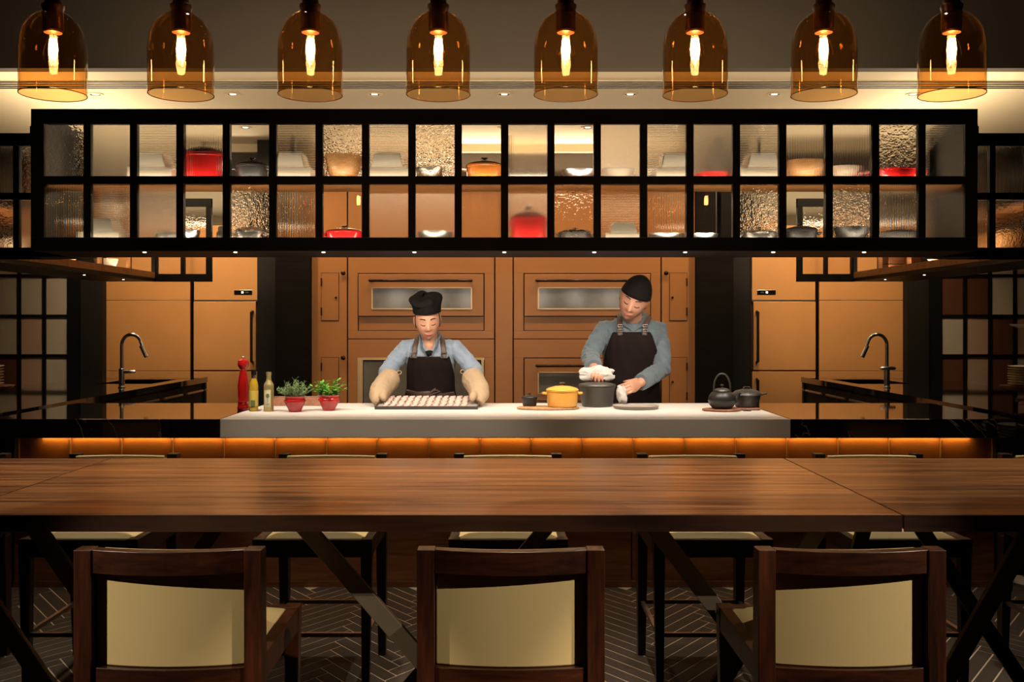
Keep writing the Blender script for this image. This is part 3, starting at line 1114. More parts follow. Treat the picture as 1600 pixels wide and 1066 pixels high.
# upper shelf; white dishes stand in for LED glare in reeded panes
dish_box('white dish standing in for LED glare, upper row, third pane from the left', (cx_(243), D1, ZU), .24, .2, .08, M_porcelain)
cocotte('casserole', 'large red enamel pot behind the fourth pane of the upper row', (cx_(318), D1, ZU), .108, .16, M_red, handles=False)
cocotte('cooking_pot', 'black cast pot in the fifth pane of the upper row', (cx_(394), D1, ZU), .086, .10, M_iron, knob=M_steel)
dish_box('white dish standing in for LED glare, upper row, sixth pane from the left', (cx_(459), D1, ZU), .22, .2, .08, M_porcelain)
bowl('wooden_bowl', 'deep wooden bowl glowing behind the seventh pane of the upper row', (cx_(538), D1, ZU), .108, .155, M_bowlwood)
dish_box('white dish standing in for LED glare, upper row, eighth pane from the left', (cx_(608), D1, ZU), .24, .2, .08, M_porcelain)
bowl('steel_bowl', 'small steel bowl behind hammered glass in the ninth upper pane', (cx_(672), D1, ZU), .08, .09, M_steel)
cocotte('casserole', 'rust orange lidded casserole in the tenth upper pane', (cx_(757), D1, ZU), .098, .10, M_rust)
bowl('steel_bowl', 'steel bowl behind the clear twelfth upper pane', (cx_(905), D1, ZU), .10, .075, M_steel)
bowl('porcelain_bowl', 'pale porcelain bowl behind the thirteenth upper pane', (cx_(965), D1, ZU), .09, .08, M_porcelain)
dish_box('white dish standing in for LED glare, upper row, fourteenth pane from the left', (cx_(1050), D1, ZU), .2, .2, .08, M_porcelain)
cocotte('gratin_dish', 'low red enamel dish in the fifteenth upper pane', (cx_(1112), D1, ZU), .09, .058, M_red, lid=False, cat='dish')
dish_box('white dish standing in for LED glare, upper row, sixteenth pane from the left', (cx_(1186), D1, ZU), .24, .2, .08, M_porcelain)
bowl('wooden_bowl', 'wide wooden bowl behind the seventeenth upper pane', (cx_(1256), D1, ZU), .115, .125, M_bowlwood)
bowl('porcelain_bowl', 'pale wide bowl in the eighteenth upper pane', (cx_(1318), D1, ZU), .085, .095, M_porcelain)
cocotte('gratin_dish', 'wide low red dish behind the nineteenth upper pane', (cx_(1400), D1, ZU), .13, .075, M_red, lid=False, cat='dish')
# whisk
t = thing('whisk', 'wire whisk standing behind the sixteenth upper pane', 'whisk', (cx_(1196), 5.605, ZU))
obj('handle', MB().tube([(0, 0, .14), (0, 0, .27)], [.010, .012], 8), M_steel, t, smooth=True)
wmb = MB()
for k in range(6):
    a = k * PI / 6
    pts = []
    for q in range(13):
        u = q / 12 * 2 * PI
        pts.append((math.cos(a) * .03 * math.sin(u / 2) * (1 if q < 12 else 1) * math.cos(u / 2) * 2, math.sin(a) * .03 * math.sin(u), .004 + .07 * (1 + math.cos(u))))
    wmb.tube(pts, .0012, 5)
obj('wires', wmb, M_steel, t)
# lower shelf
dish_box('white porcelain dish behind the second lower pane', (cx_(165), D1, ZL), .22, .2, .07, M_porcelain)
cocotte('cooking_pot', 'steel pot behind the frosted third lower pane', (cx_(262), D1, ZL), .06, .06, M_steel)
bowl('steel_bowl', 'small steel bowl in the clear fourth lower pane', (cx_(298), D1, ZL), .05, .085, M_steel)
t = thing('steel_canister', 'narrow steel canister beside the fourth lower pane muntin', 'canister', (cx_(345), D1, ZL))
obj('body', MB().lathe([(.022, 0), (.024, .004), (.024, .07), (.016, .085)], 18), M_steel, t, smooth=True)
obj('lid', MB().lathe([(.017, .085), (.017, .10), (.006, .11)], 18), M_steel, t, smooth=True)
cocotte('cooking_pot', 'steel pot behind hammered glass in the fifth lower pane', (cx_(392), D1, ZL), .085, .08, M_steel)
cocotte('casserole', 'red enamel casserole in the clear seventh lower pane', (cx_(538), D1, ZL), .10, .075, M_red)
bowl('glass_bowl', 'shallow steel-rimmed bowl behind the ninth lower pane', (cx_(680), D1, ZL), .10, .075, M_steel)
cocotte('casserole', 'big red casserole behind the eleventh lower pane', (cx_(826), D1, ZL), .098, .15, M_red)
cocotte('cooking_pot', 'dark cast pot behind hammered glass in the twelfth lower pane', (cx_(898), D1, ZL), .085, .07, M_iron2)
dish_box('white porcelain dish behind the thirteenth lower pane', (cx_(972), D1, ZL), .2, .2, .06, M_porcelain)
bowl('steel_bowl', 'low steel bowl behind the fourteenth lower pane', (cx_(1040), D1, ZL), .10, .065, M_steel)
bowl('steel_bowl', 'low steel bowl in the clear fifteenth lower pane', (cx_(1098), D1, ZL), .085, .065, M_steel)
cocotte('cooking_pot', 'steel pot behind hammered glass in the sixteenth lower pane', (cx_(1186), D1, ZL), .095, .07, M_steel)
cocotte('casserole', 'black lidded cast casserole in the clear seventeenth lower pane', (cx_(1252), D1, ZL), .085, .085, M_iron)
bowl('iron_bowl', 'dark iron bowl behind hammered glass in the eighteenth lower pane', (cx_(1330), D1, ZL), .10, .10, M_iron)
cocotte('cooking_pot', 'grey lidded pan behind the nineteenth lower pane', (cx_(1402), D1, ZL), .10, .07, M_iron2)

# ---- side runs of the cabinet over the side counters
for s in (-1, 1):
    side = 'left' if s < 0 else 'right'
    t = thing('shelf_cabinet', 'black-framed wooden shelf cabinet hanging over the %s side counter' % side, 'cabinet', (s * 2.9, 7.5, CAB_L))
    def sc(name, x0, x1, y0, y1, z0, z1, m, par=t, **k):
        a, b = sorted((s * x0 - s * 2.9, s * x1 - s * 2.9))
        return obj(name, MB().box(a, b, y0 - 7.5, y1 - 7.5, z0 - CAB_L, z1 - CAB_L), m, par, **k)
    XI, XO = 3.17, 3.66
    Ya, Yb = 6.05, 9.04
    sc('bottom_panel', XI, XO, Ya, Yb, CAB_L, CAB_L + .03, M_black)
    sc('top_panel', XI, XO, Ya, Yb, CAB_T - .03, CAB_T, M_black)
    sc('wood_shelf', XI + .01, XO - .02, Ya + .02, Yb - .05, CAB_L + .031, CAB_L + .05, M_shelfwood)
    sc('wood_shelf', XI + .03, XO - .02, Ya + .02, Yb - .05, 2.17, 2.19, M_shelfwood)
    sc('shelf_edge', XI - .004, XI + .02, Ya, Yb, CAB_L + .031, CAB_L + .085, M_shelfwood)
    yy = Ya
    while yy < Yb + .01:
        sc('upright', XI - .006, XI + .03, yy - .015, yy + .015, CAB_L + .03, CAB_T - .03, M_shelfwood if Ya < yy < Yb - .1 else M_black)
        yy += (Yb - Ya) / 5
    sc('back_post', XO - .03, XO, Yb - .03, Yb, CAB_L, CAB_T, M_black)
    # gridded ends facing the room
    for (yf, x0, x1, np_, nm) in ((Yb, 2.66, XI, 2, 'end_frame'), (5.96, 2.66, 4.65, 8, 'front_frame')):
        fr = sc(nm, x0, x1, yf, yf + .04, CAB_L, CAB_L + .07, M_black)
        sc(nm, x0, x1, yf, yf + .04, CAB_T - .075, CAB_T, M_black)
        sc(nm, x0, x1, yf, yf + .04, 2.171, 2.212, M_black)
        pit = (x1 - x0 - .02) / np_
        for k in range(np_ + 1):
            xx = x0 + k * pit
            sc('muntin', xx, xx + .035 if k else xx + .05, yf + .002, yf + .038, CAB_L, CAB_T, M_black)
        for k in range(np_):
            xa, xb = x0 + k * pit + .035, x0 + (k + 1) * pit
            for (z0, z1) in ((Zp[3], 2.171), (2.212, Zp[0])):
                sc('glass_pane', xa, xb, yf + .018, yf + .022, z0, z1, random.choice([G_flx, G_frost, G_flx, G_ham]))
    for yy in (6.25, 7.8, 8.6):
        a = s * (XI + .12) - s * 2.9
        obj('under_light', MB().lathe([(.009, -.001), (.009, -.003), (.006, -.004)], 12, c=(a, yy - 7.5, 0)), M_downlight, t)
    led((s * (XI + .06), 7.5, CAB_L + .075), (R(180), 0, 0), 7, .02, 2.9, WARM)

ZS = CAB_L + .0505
for (px, d, r_, h_, lab) in ((1402, 7.6, .16, .16, 'wide wooden bowl nearest the middle of the right hanging shelf'), (1450, 6.75, .17, .17, 'glowing wooden bowl on the front part of the right hanging shelf')):
    bowl('wooden_bowl', lab, (3.36, d, ZS), r_, h_, M_bowlwood)
t = thing('spice_box', 'stack of small red-brown wooden boxes on the right hanging shelf', 'box', (3.36, 8.45, ZS))
for k in range(6):
    obj('drawer_box', MB().box(-.14 + (k % 2) * .14, -.004 + (k % 2) * .14, -.1, .1, (k // 2) * .07, (k // 2) * .07 + .065), M_barwood, t, bevel=.003)
for (x, d, r_, h_, lab, m) in ((-3.38, 6.8, .11, .12, 'pale bowl at the front of the left hanging shelf', M_porcelain), (-3.38, 7.6, .12, .10, 'wooden bowl in the middle of the left hanging shelf', M_bowlwood), (-3.4, 8.5, .1, .12, 'pale bowl at the far end of the left hanging shelf', M_porcelain)):
    bowl('bowl', lab, (x, d, ZS), r_, h_, m)

# ================================================================== TABLES
TZ, TT = .90, .042
TN, TF = 2.724, 3.89


def table(x0, x1, label, bars):
    t = thing('dining_table', label, 'table', ((x0 + x1) / 2, (TN + TF) / 2, 0))
    cx, cy = t.location.x, t.location.y
    nb = 6
    bw = (TF - TN - .012) / nb
    for i in range(nb):
        y0 = TN + .006 + i * bw
        obj('board', MB().box(x0 - cx, x1 - cx, y0 + .0004 - cy, y0 + bw - .0004 - cy, TZ - TT + .002, TZ), M_walnut, t, bevel=.0008)
    obj('edge_band', MB().box(x0 - cx, x1 - cx, TN - cy, TN + .006 - cy, TZ - TT - .004, TZ - .0008), M_walnut_edge, t)
    obj('edge_band', MB().box(x0 - cx, x1 - cx, TF - .006 - cy, TF - cy, TZ - TT - .004, TZ - .0008), M_walnut_edge, t)
    obj('underframe', MB().box(x0 + .15 - cx, x1 - .15 - cx, TN + .25 - cy, TN + .31 - cy, TZ - TT - .028, TZ - TT).box(x0 + .15 - cx, x1 - .15 - cx, TF - .31 - cy, TF - .25 - cy, TZ - TT - .028, TZ - TT), M_bronze, t)
    for xt, xb, yy in bars:
        a = Vector((xt - cx, yy - cy, TZ - TT - .004))
        b = Vector((xb - cx, yy - cy, .02))
        obj('leg', MB().bar(a, b, .052, .022), M_bronze, t, bevel=.002)
        obj('foot_plate', MB().box(xb - cx - .07, xb - cx + .07, yy - cy - .04, yy - cy + .04, 0, .008), M_bronze, t)
    return t


near, far = 2.98, 3.62
table(-1.532, 1.088, 'long middle walnut table of boards on slanting metal legs', [(-.63, .10, near), (.42, 1.05, near), (.30, -.42, far), (-.93, -1.5, far), (-1.43, -.85, near), (.98, .45, near + .03)])
table(-4.1, -1.538, 'walnut table continuing beyond the left seam of the middle table', [(-1.72, -1.15, near), (-1.66, -2.3, near + .03), (-1.75, -2.2, far), (-3.0, -2.4, far), (-2.9, -3.5, near)])
table(1.094, 4.1, 'walnut table continuing beyond the right seam of the middle table', [(1.60, 1.13, near), (1.35, 1.14, far), (1.40, 1.95, far), (2.4, 3.0, near), (3.1, 2.5, far)])

# ================================================================== CHAIRS
SEAT_Z = .60


def curved(x0, x1, bul, y, th, z0, z1, n=12, pad=0):
    rs = []
    for k in range(n + 1):
        u = k / n
        xx = x0 + (x1 - x0) * u
        c = -bul * (1 - (2 * u - 1) ** 2)
        rs.append([(xx, y + c, z0), (xx, y + c, z1), (xx, y + th + c, z1), (xx, y + th + c, z0)])
    return MB().rings(rs)


def make_chair(label, group, loc, rz, legm):
    t = thing('dining_chair', label, 'chair', loc, rz, group)
    for s in (-1, 1):
        mb = MB()
        # rear post with slight rake at the foot
        mb.hexa([(s * .209 - .016, -.262, 0), (s * .209 + .016, -.262, 0), (s * .209 + .016, -.222, 0), (s * .209 - .016, -.222, 0),
                 (s * .209 - .0215, -.25, SEAT_Z - .08), (s * .209 + .0215, -.25, SEAT_Z - .08), (s * .209 + .0215, -.19, SEAT_Z - .08), (s * .209 - .0215, -.19, SEAT_Z - .08)])
        mb.hexa([(s * .209 - .0215, -.25, SEAT_Z - .08), (s * .209 + .0215, -.25, SEAT_Z - .08), (s * .209 + .0215, -.19, SEAT_Z - .08), (s * .209 - .0215, -.19, SEAT_Z - .08),
                 (s * .209 - .0215, -.25, .868), (s * .209 + .0215, -.25, .868), (s * .209 + .0215, -.20, .868), (s * .209 - .0215, -.20, .868)])
        obj('rear_post', mb, M_chair if legm else M_chairshade, t, bevel=.002)
        mb = MB().hexa([(s * .203 - .014, .215, 0), (s * .203 + .014, .215, 0), (s * .203 + .014, .243, 0), (s * .203 - .014, .243, 0),
                        (s * .207 - .022, .205, SEAT_Z), (s * .207 + .022, .205, SEAT_Z), (s * .207 + .022, .25, SEAT_Z), (s * .207 - .022, .25, SEAT_Z)])
        obj('front_leg', mb, M_chair if legm else M_chairshade, t, bevel=.002)
        obj('side_rail', MB().hexa([(s * .21 - .016, -.19, .53), (s * .21 + .016, -.19, .53), (s * .21 + .016, .205, .53), (s * .21 - .016, .205, .53),
                                    (s * .21 - .016, -.19, .594), (s * .21 + .016, -.19, .594), (s * .21 + .016, .205, .598), (s * .21 - .016, .205, .598)]), M_chair if legm else M_chairshade, t, bevel=.001)
        obj('footrest', MB().box(s * .207 - .008, s * .207 + .008, -.225, .215, .222, .238), M_footrest, t)
    wm = M_chairh if legm else M_chairshade
    obj('top_rail', curved(-.1875, .1875, .03, -.245, .032, .81, .868 if legm else .848), wm, t, bevel=.0015)
    obj('bottom_rail', curved(-.1875, .1875, .02, -.24, .05, .525, .577), wm, t, bevel=.0015)
    obj('back_pad', curved(-.187, .187, .026, -.218, .036, .577, .812), M_leather, t, bevel=.004, smooth=True)
    obj('front_pad', curved(-.187, .187, .026, -.184, .022, .600, .857 if legm else .865), M_leather, t, bevel=.004, smooth=True)
    obj('front_rail', MB().box(-.185, .185, .215, .245, .53, .597), wm, t, bevel=.001)
    obj('footrest', MB().box(-.195, .195, .222, .236, .222, .238), M_footrest, t)
    obj('footrest', MB().box(-.195, .195, -.235, -.222, .222, .238), M_footrest, t)
    # seat cushion, slightly crowned
    rs = []
    n = 10
    for i in range(n + 1):
        u = i / n
        yy = -.185 + u * .40
        ring = []
        for k in range(n + 1):
            v = k / n
            e = min(1, min(u, 1 - u) * 7) ** .5 * min(1, min(v, 1 - v) * 7) ** .5
            ring.append((-.192 + v * .384, yy, .592 + .022 * e))
        ring += [(.192, yy, .56), (-.192, yy, .56)]
        rs.append(ring)
    obj('seat_cushion', MB().rings(rs), M_leather, t, smooth=True)
    return t


near_names = ['walnut chair with cream leather back, leftmost of the three nearest chairs', 'walnut chair with cream leather back, middle of the three nearest chairs', 'walnut chair with cream leather back, rightmost of the three nearest chairs']
c0 = make_chair(near_names[0], 'chairs on the near side of the walnut table', (-.826, 2.69, 0), 0, True)
dup(c0, (.016, 2.69, 0), 0, near_names[1])
dup(c0, (.853, 2.69, 0), 0, near_names[2])
farx = [-2.36, -1.63, -.735, .015, .80, 1.56, 2.36]
fo = ['leftmost, cut by the left picture edge', 'second from the left', 'third from the left', 'in the middle', 'third from the right', 'second from the right', 'rightmost, cut by the right picture edge']
f0 = None
for x, lb in zip(farx, fo):
    lb = 'walnut stool chair with cream seat across the table, ' + lb
    if f0 is None:
        f0 = make_chair(lb, 'chairs on the far side of the walnut table', (x, 4.055, 0), PI, False)
    else:
        dup(f0, (x, 4.055, 0), PI, lb)

# ================================================================== PENDANTS
PXS = [83, 283, 485, 685, 884, 1086, 1287, 1487]
PD = 3.3
ZR = CH + (HY - 148) / F * PD      # rim height
t = thing('pendant_lamp', 'leftmost amber glass bell pendant lamp above the table', 'lamp', ((PXS[0] - HX) / F * PD, PD, ZR), 0, 'amber glass pendants in a row over the table')
outer = [(.1065, 0), (.1055, .03), (.106, .08), (.1065, .14), (.104, .175), (.095, .212), (.078, .242), (.055, .262), (.036, .272), (.028, .276)]
inner = [(r - .0025, z) for r, z in reversed(outer)]
pr = outer + inner
rs = []
for r, z in pr:
    rs.append([(r * math.cos(2 * PI * k / 56) + .0008 * math.sin(3 * k), r * math.sin(2 * PI * k / 56), z) for k in range(56)])
obj('glass_shade', MB().rings(rs, False, True), G_amber, t, smooth=True, angle=70)
obj('rim', MB().tube([(.1052 * math.cos(2 * PI * k / 56), .1052 * math.sin(2 * PI * k / 56), 0) for k in range(57)], .0016, 6), M_rust, t, smooth=True)
obj('cap', MB().lathe([(.031, .212), (.033, .215), (.033, .282), (.036, .288), (.036, .296), (.028, .300), (.026, .318), (.028, .345), (.027, .352), (.005, .356)], 28), M_cord, t, smooth=True, angle=40)
obj('socket', MB().lathe([(.029, .2115), (.029, .205), (.012, .203)], 24), M_capin, t, smooth=True)
obj('cord', MB().tube([(0, 0, .355), (0, 0, CEIL2 - .02 - ZR)], .0035, 8), M_black, t)
obj('ceiling_rose', MB().lathe([(.045, CEIL2 - .002 - ZR), (.045, CEIL2 - .02 - ZR), (.02, CEIL2 - .03 - ZR)], 20), M_cord, t, smooth=True)
b = obj('bulb', MB().lathe([(.012, .205), (.014, .19), (.024, .165), (.031, .135), (.031, .12), (.024, .102), (.010, .092), (.001, .090)], 28), G_bulb, t, smooth=True)
fil = MB()
for k in range(6):
    a = k * PI / 3
    fil.tube([(.008 * math.cos(a), .008 * math.sin(a), .185), (.0125 * math.cos(a), .0125 * math.sin(a), .15), (.008 * math.cos(a), .008 * math.sin(a), .118)], .0038, 8)
obj('filament', fil, M_filament, b)
pl = bpy.data.lights.new('bulb_glow', 'POINT')
pl.energy = 1.8
pl.color = (1.0, .66, .34)
pl.shadow_soft_size = .012
po = bpy.data.objects.new('bulb_glow', pl)
COL.objects.link(po)
po.parent = t
po.location = (0, 0, .15)
onames = ['leftmost', 'second from the left', 'third from the left', 'fourth from the left', 'fifth from the left', 'sixth from the left', 'seventh from the left', 'rightmost']
for i in range(1, 8):
    o = dup(t, ((PXS[i] - HX) / F * PD, PD, ZR), random.uniform(-.6, .6), 'amber glass bell pendant lamp above the table, %s' % onames[i])

# dining ceiling downlights
dlD = None
for i, (x, y) in enumerate([(-2.1, 3.92), (-.95, 3.92), (.25, 3.92), (1.5, 3.92), (2.6, 3.92), (-4.5, -.2), (3.7, -.3), (4.7, -.2), (-2.4, 4.75), (-.8, 4.75), (.8, 4.75), (2.4, 4.75)]):
    dup(dl, (x, y, CEIL2), 0, 'recessed downlight in the brown dining ceiling, %s' % (ords[i] + ' above the table' if i < 5 else ['first behind the viewer', 'second behind the viewer', 'third behind the viewer', 'first above the far chairs', 'second above the far chairs', 'third above the far chairs', 'fourth above the far chairs'][i - 5]), 'downlights in the dining ceiling')

# ================================================================== THINGS ON THE COUNTER
def at(px, py, z=CT):
    d = (CH - z) * F / (py - HY)
    return Vector(((px - HX) / F * d, d, z))


# pepper mill
p = at(380, 641)
t = thing('pepper_mill', 'tall red lacquered pepper mill on the black counter by the white slab', 'pepper mill', p)
obj('body', MB().lathe([(.030, 0), (.034, .006), (.034, .02), (.030, .026), (.032, .034), (.029, .042), (.033, .05), (.028, .058), (.030, .10), (.032, .14), (.026, .19), (.019, .225), (.022, .236), (.018, .240)], 28), M_redwood, t, smooth=True, angle=50)
hd = obj('head', MB().lathe([(.018, .241), (.022, .246), (.031, .262), (.033, .276), (.028, .292), (.012, .302), (.004, .304)], 28), M_redwood, t, smooth=True)
obj('finial', MB().ell((0, 0, .310), (.008, .008, .008), 12), M_steel, hd, smooth=True)
# oil bottle
p = at(396.5, 642.5)
t = thing('oil_bottle', 'glass bottle of golden oil with a dark cap between the red mill and gold bottle', 'bottle', p)
obj('body', MB().lathe([(.022, 0), (.026, .004), (.026, .15), (.022, .17), (.013, .19), (.012, .215), (.002, .216)], 24), M_oil, t, smooth=True)
obj('label', MB().lathe([(.0266, .03), (.0266, .12)], 24), M_amberlabel, t, smooth=True)
obj('emblem', MB().box(-.010, .014, -.0285, -.026, .03, .065), M_ink, t)
obj('collar', MB().lathe([(.0135, .192), (.0135, .208)], 20), M_steel, t, smooth=True)
obj('cap', MB().lathe([(.0125, .209), (.015, .211), (.015, .24), (.003, .242)], 20), M_black, t, smooth=True)
# gold bottle
p = at(420, 643)
t = thing('oil_bottle', 'slim gold foil bottle with a pale tree label', 'bottle', p)
obj('body', MB().lathe([(.027, 0), (.0285, .004), (.0285, .145), (.026, .160), (.015, .178), (.013, .205), (.015, .207), (.015, .228), (.003, .229)], 28), M_gold, t, smooth=True, angle=60)
lb = MB()
rs = []
for a in [-2.35 + k * .1725 for k in range(9)]:
    rs.append([(.029 * math.cos(a) * 1.0, .029 * math.sin(a), .028), (.0294 * math.cos(a), .0294 * math.sin(a), .028), (.0294 * math.cos(a), .0294 * math.sin(a), .125), (.029 * math.cos(a), .029 * math.sin(a), .125)])
lb.rings(rs)
l = obj('label', lb, M_label, t)
tr = MB().ell((0, -.0296, .092), (.010, .001, .013), 12).box(-.0012, .0012, -.0304, -.0294, .058, .082).box(-.012, .012, -.0302, -.0294, .044, .0455).box(-.009, .009, -.0302, -.0294, .038, .0393)
obj('tree_print', tr, M_ink, l)


# potted herbs
def herb(px, py, label, leafm, kind):
    p = at(px, py)
    t = thing('potted_herb', label, 'potted plant', p)
    obj('pot', MB().lathe([(.034, 0), (.036, .004), (.038, .012), (.060, .052), (.063, .064), (.060, .070), (.056, .074), (.058, .088), (.062, .092), (.059, .092), (.053, .08), (.053, .072), (.01, .07)], 36), M_red, t, smooth=True, angle=60)
    obj('soil', MB().lathe([(.053, .071), (.053, .075), (.002, .077)], 20), M_soil, t)
    rnd = random.Random(int(px))
    st, lv = MB(), MB()
    n = 46 if kind == 'basil' else 52
    for i in range(n):
        a = rnd.uniform(0, 2 * PI)
        ln = rnd.uniform(.06, .115) if kind == 'basil' else rnd.uniform(.07, .115)
        tilt = rnd.uniform(.03, .95)
        d = Vector((math.cos(a) * math.sin(tilt), math.sin(a) * math.sin(tilt), math.cos(tilt)))
        b0 = Vector((math.cos(a) * .025, math.sin(a) * .025, .074))
        b1 = b0 + d * ln * .6
        b2 = b0 + d * ln + Vector((0, 0, -.01 * tilt))
        st.tube([b0, b1, b2], [.0018, .0014, .001], 5)
        m = 6 if kind == 'basil' else 12
        for k in range(m):
            u = .3 + .7 * k / (m - 1)
            c = b0.lerp(b2, u)
            a2 = rnd.uniform(0, 2 * PI)
            if kind == 'basil':
                L, W = rnd.uniform(.020, .034), rnd.uniform(.013, .020)
                el = rnd.uniform(-.4, .7)
            else:
                L, W = rnd.uniform(.014, .024), .0055
                el = rnd.uniform(.0, 1.1)
            dd = Vector((math.cos(a2) * math.cos(el), math.sin(a2) * math.cos(el), math.sin(el)))
            sd = dd.cross(Vector((0, 0, 1))).normalized() * W / 2
            up = sd.cross(dd).normalized() * -W * .2
            pts = [c, c + dd * L * .35 + sd, c + dd * L * .75 + sd * .7, c + dd * L, c + dd * L * .75 - sd * .7, c + dd * L * .35 - sd, c + dd * L * .5 + up]
            lv.add(pts, [(0, 1, 6), (1, 2, 6), (2, 3, 6), (3, 4, 6), (4, 5, 6), (5, 0, 6)])
    obj('stems', st, leafm, t)
    o = obj('foliage', lv, leafm, t, smooth=True, solid=.0006)
    return t


herb(461, 643.5, 'sage-green rosemary herb in a red pot, nearer the gold bottle', M_leafS, 'rosemary')
herb(514, 641.5, 'bright green leafy herb in a red pot, right of the rosemary', M_leafG, 'basil')
p = at(465, 634)
t = thing('wooden_crate', 'low reddish wooden tray behind the two red herb pots', 'tray', (p.x, p.y + .05, CT))
obj('base', MB().box(-.16, .15, -.07, .07, 0, .012), M_boarddark, t)
obj('side', MB().box(-.16, .15, -.075, -.063, 0, .05), M_boarddark, t, bevel=.002)
obj('side', MB().box(-.16, .15, .063, .075, 0, .05), M_boarddark, t, bevel=.002)
obj('end', MB().box(-.17, -.158, -.075, .075, 0, .05), M_boarddark, t, bevel=.002)
obj('end', MB().box(.148, .16, -.075, .075, 0, .05), M_boarddark, t, bevel=.002)

# baking tray with dough pieces
TRX, TRY, TRZ = -.462, 6.09, CT + .001
t = thing('baking_tray', 'shallow metal baking tray held by the woman', 'tray', (TRX, TRY, TRZ))
TW, TD = .302, .20
TILT = R(5.2)
t.rotation_euler = (TILT, 0, 0)
t.location.z = TRZ + TD * math.sin(TILT)
TM = Matrix.Translation((TRX, TRY, TRZ + TD * math.sin(TILT))) @ Matrix.Rotation(TILT, 4, 'X')
mbt = MB()
mbt.box(-TW, TW, -TD, TD, 0, .004)
for (a, b, c, d) in ((-TW, TW, -TD - .003, -TD), (-TW, TW, TD, TD + .003), (-TW - .003, -TW, -TD - .003, TD + .003), (TW, TW + .003, -TD - .003, TD + .003)):
    mbt.box(a, b, c, d, 0, .018)
obj('pan', mbt, M_iron2, t)
obj('paper', MB().box(-TW + .004, TW - .004, -TD + .004, TD - .004, .004, .006), M_traymetal, t)
d0 = None
rows_, cols_ = 6, 12
mbd = MB()
rs = []
for k in range(7):
    u = k / 6
    r_ = .0155 * math.sin(PI * (.12 + .76 * u)) ** .6
    xx = -.022 + .044 * u
    rs.append([(xx + .003 * math.sin(k * 2), r_ * math.cos(a), .010 + .010 * math.sin(a)) for a in [2 * PI * q / 10 for q in range(10)]])
mbd.rings(rs)
dm = mesh_of(mbd, 'dough_piece', M_dough, True)
for i in range(rows_):
    for j in range(cols_):
        o = bpy.data.objects.new('dough_piece', dm)
        COL.objects.link(o)
        o.matrix_world = TM @ Matrix.Translation((-.245 + j * .0425 + .004 * (i % 2), -.16 + i * .062, .0062)) @ Matrix.Rotation(.75 + random.uniform(-.2, .2), 4, 'Z') @ Matrix.Scale(.86, 4)
        tag(o, 'small pale pink dough piece lying in rows on the baking tray', 'dough', 'dough pieces on the baking tray')

# board with cocottes
p = at(857, 641)
t = thing('serving_board', 'light wooden board under the small black pot and mustard casserole', 'board', (at(857, 641).x, 5.92, CT))
obj('board', MB().lathe([(.9, 0), (1, .004), (1, .012), (.96, .015)], 40, sx=.185, sy=.10), M_board, t, smooth=True, angle=30)
cocotte('mini_casserole', 'small black lidded pot on the left end of the light board', (at(827, 637).x - .0, 5.96, CT + .0152), .044, .052, M_iron, knob=M_iron)
cocotte('casserole', 'mustard yellow enamel casserole with steel knob on the light board', (at(879, 640).x, 5.92, CT + .0152), .094, .098, M_orange)
# big black pot
PotX, PotY = (933 - HX) / F * 6.12, 6.12
t = thing('stock_pot', 'large black cast pot in front of the man', 'pot', (PotX, PotY, CT))
obj('body', MB().lathe([(.085, 0), (.092, .004), (.102, .05), (.108, .105), (.112, .118), (.112, .124), (.104, .124), (.10, .06), (.01, .02)], 40), M_iron2, t, smooth=True)
obj('lid', MB().lathe([(.114, .125), (.117, .129), (.112, .138), (.07, .147), (.02, .150), (.002, .150)], 40), M_iron2, t, smooth=True)
# grey plate
p = at(996, 640)
t = tag(obj('round_plate', MB().lathe([(.118, 0), (.128, .003), (.138, .020), (.134, .021), (.120, .008), (.002, .006)], 40), M_plategrey, smooth=True, loc=p + Vector((0, .06, 0))), 'shallow taupe stoneware dish right of the black pot', 'plate')
# right board, kettle, casserole
p1 = at(1131, 646)
t = thing('serving_board', 'reddish wooden board with round ends under the kettle', 'board', (1.375, 5.82, CT))
mbq = MB().lathe([(.9, 0), (1, .004), (1, .012), (.96, .014)], 36, c=(0, 0, 0), sx=.112, sy=.085)
mbq.xform(Matrix.Translation((-.112, -.03, 0)))
obj('board', mbq, M_boarddark, t, smooth=True, angle=30)
obj('board_end', MB().box(-.03, .125, .0, .13, .0005, .013), M_boarddark, t, bevel=.006)
obj('hanging_loop', MB().tube([(.03 + .022 * math.cos(a), -.06 + .012 * math.sin(a), .004) for a in [2 * PI * k / 16 for k in range(17)]], .002, 6), M_iron, t)
KX, KY = 1.266, 5.79
t = thing('kettle', 'black cast iron teapot with a tall hoop handle on the reddish board', 'kettle', (KX, KY, CT + .0142))
obj('body', MB().lathe([(.05, 0), (.056, .004), (.072, .022), (.080, .045), (.0805, .052), (.076, .072), (.062, .092), (.045, .100), (.01, .101)], 40), M_iron, t, smooth=True)
ld = obj('lid', MB().lathe([(.047, .100), (.048, .103), (.042, .112), (.02, .119), (.006, .121), (.004, .128), (.009, .132), (.009, .139), (.002, .142)], 30), M_iron2, t, smooth=True)
obj('spout', MB().tube([(.066, -.01, .04), (.085, -.012, .058), (.090, -.013, .078), (.098, -.014, .092)], [.016, .013, .010, .008], 12), M_iron, t, smooth=True)
pts = []
for k in range(17):
    a = PI * k / 16
    pts.append((-.048 * math.cos(a) * (1 if True else 1), 0, .105 + .098 * math.sin(a) ** .8))
pts = [(-.052, 0, .085)] + pts + [(.052, 0, .085)]
obj('handle', MB().tube(pts, .005, 10), M_iron2, t, smooth=True)
t = thing('saute_pan', 'black lidded iron casserole behind the kettle', 'pot', (1.440, 5.915, CT + .0137))
r = .085
obj('body', MB().lathe([(.062, 0), (.068, .004), (.072, .03), (.079, .062), (.082, .068), (.078, .068), (.066, .01), (.01, .008)], 36), M_iron2, t, smooth=True)
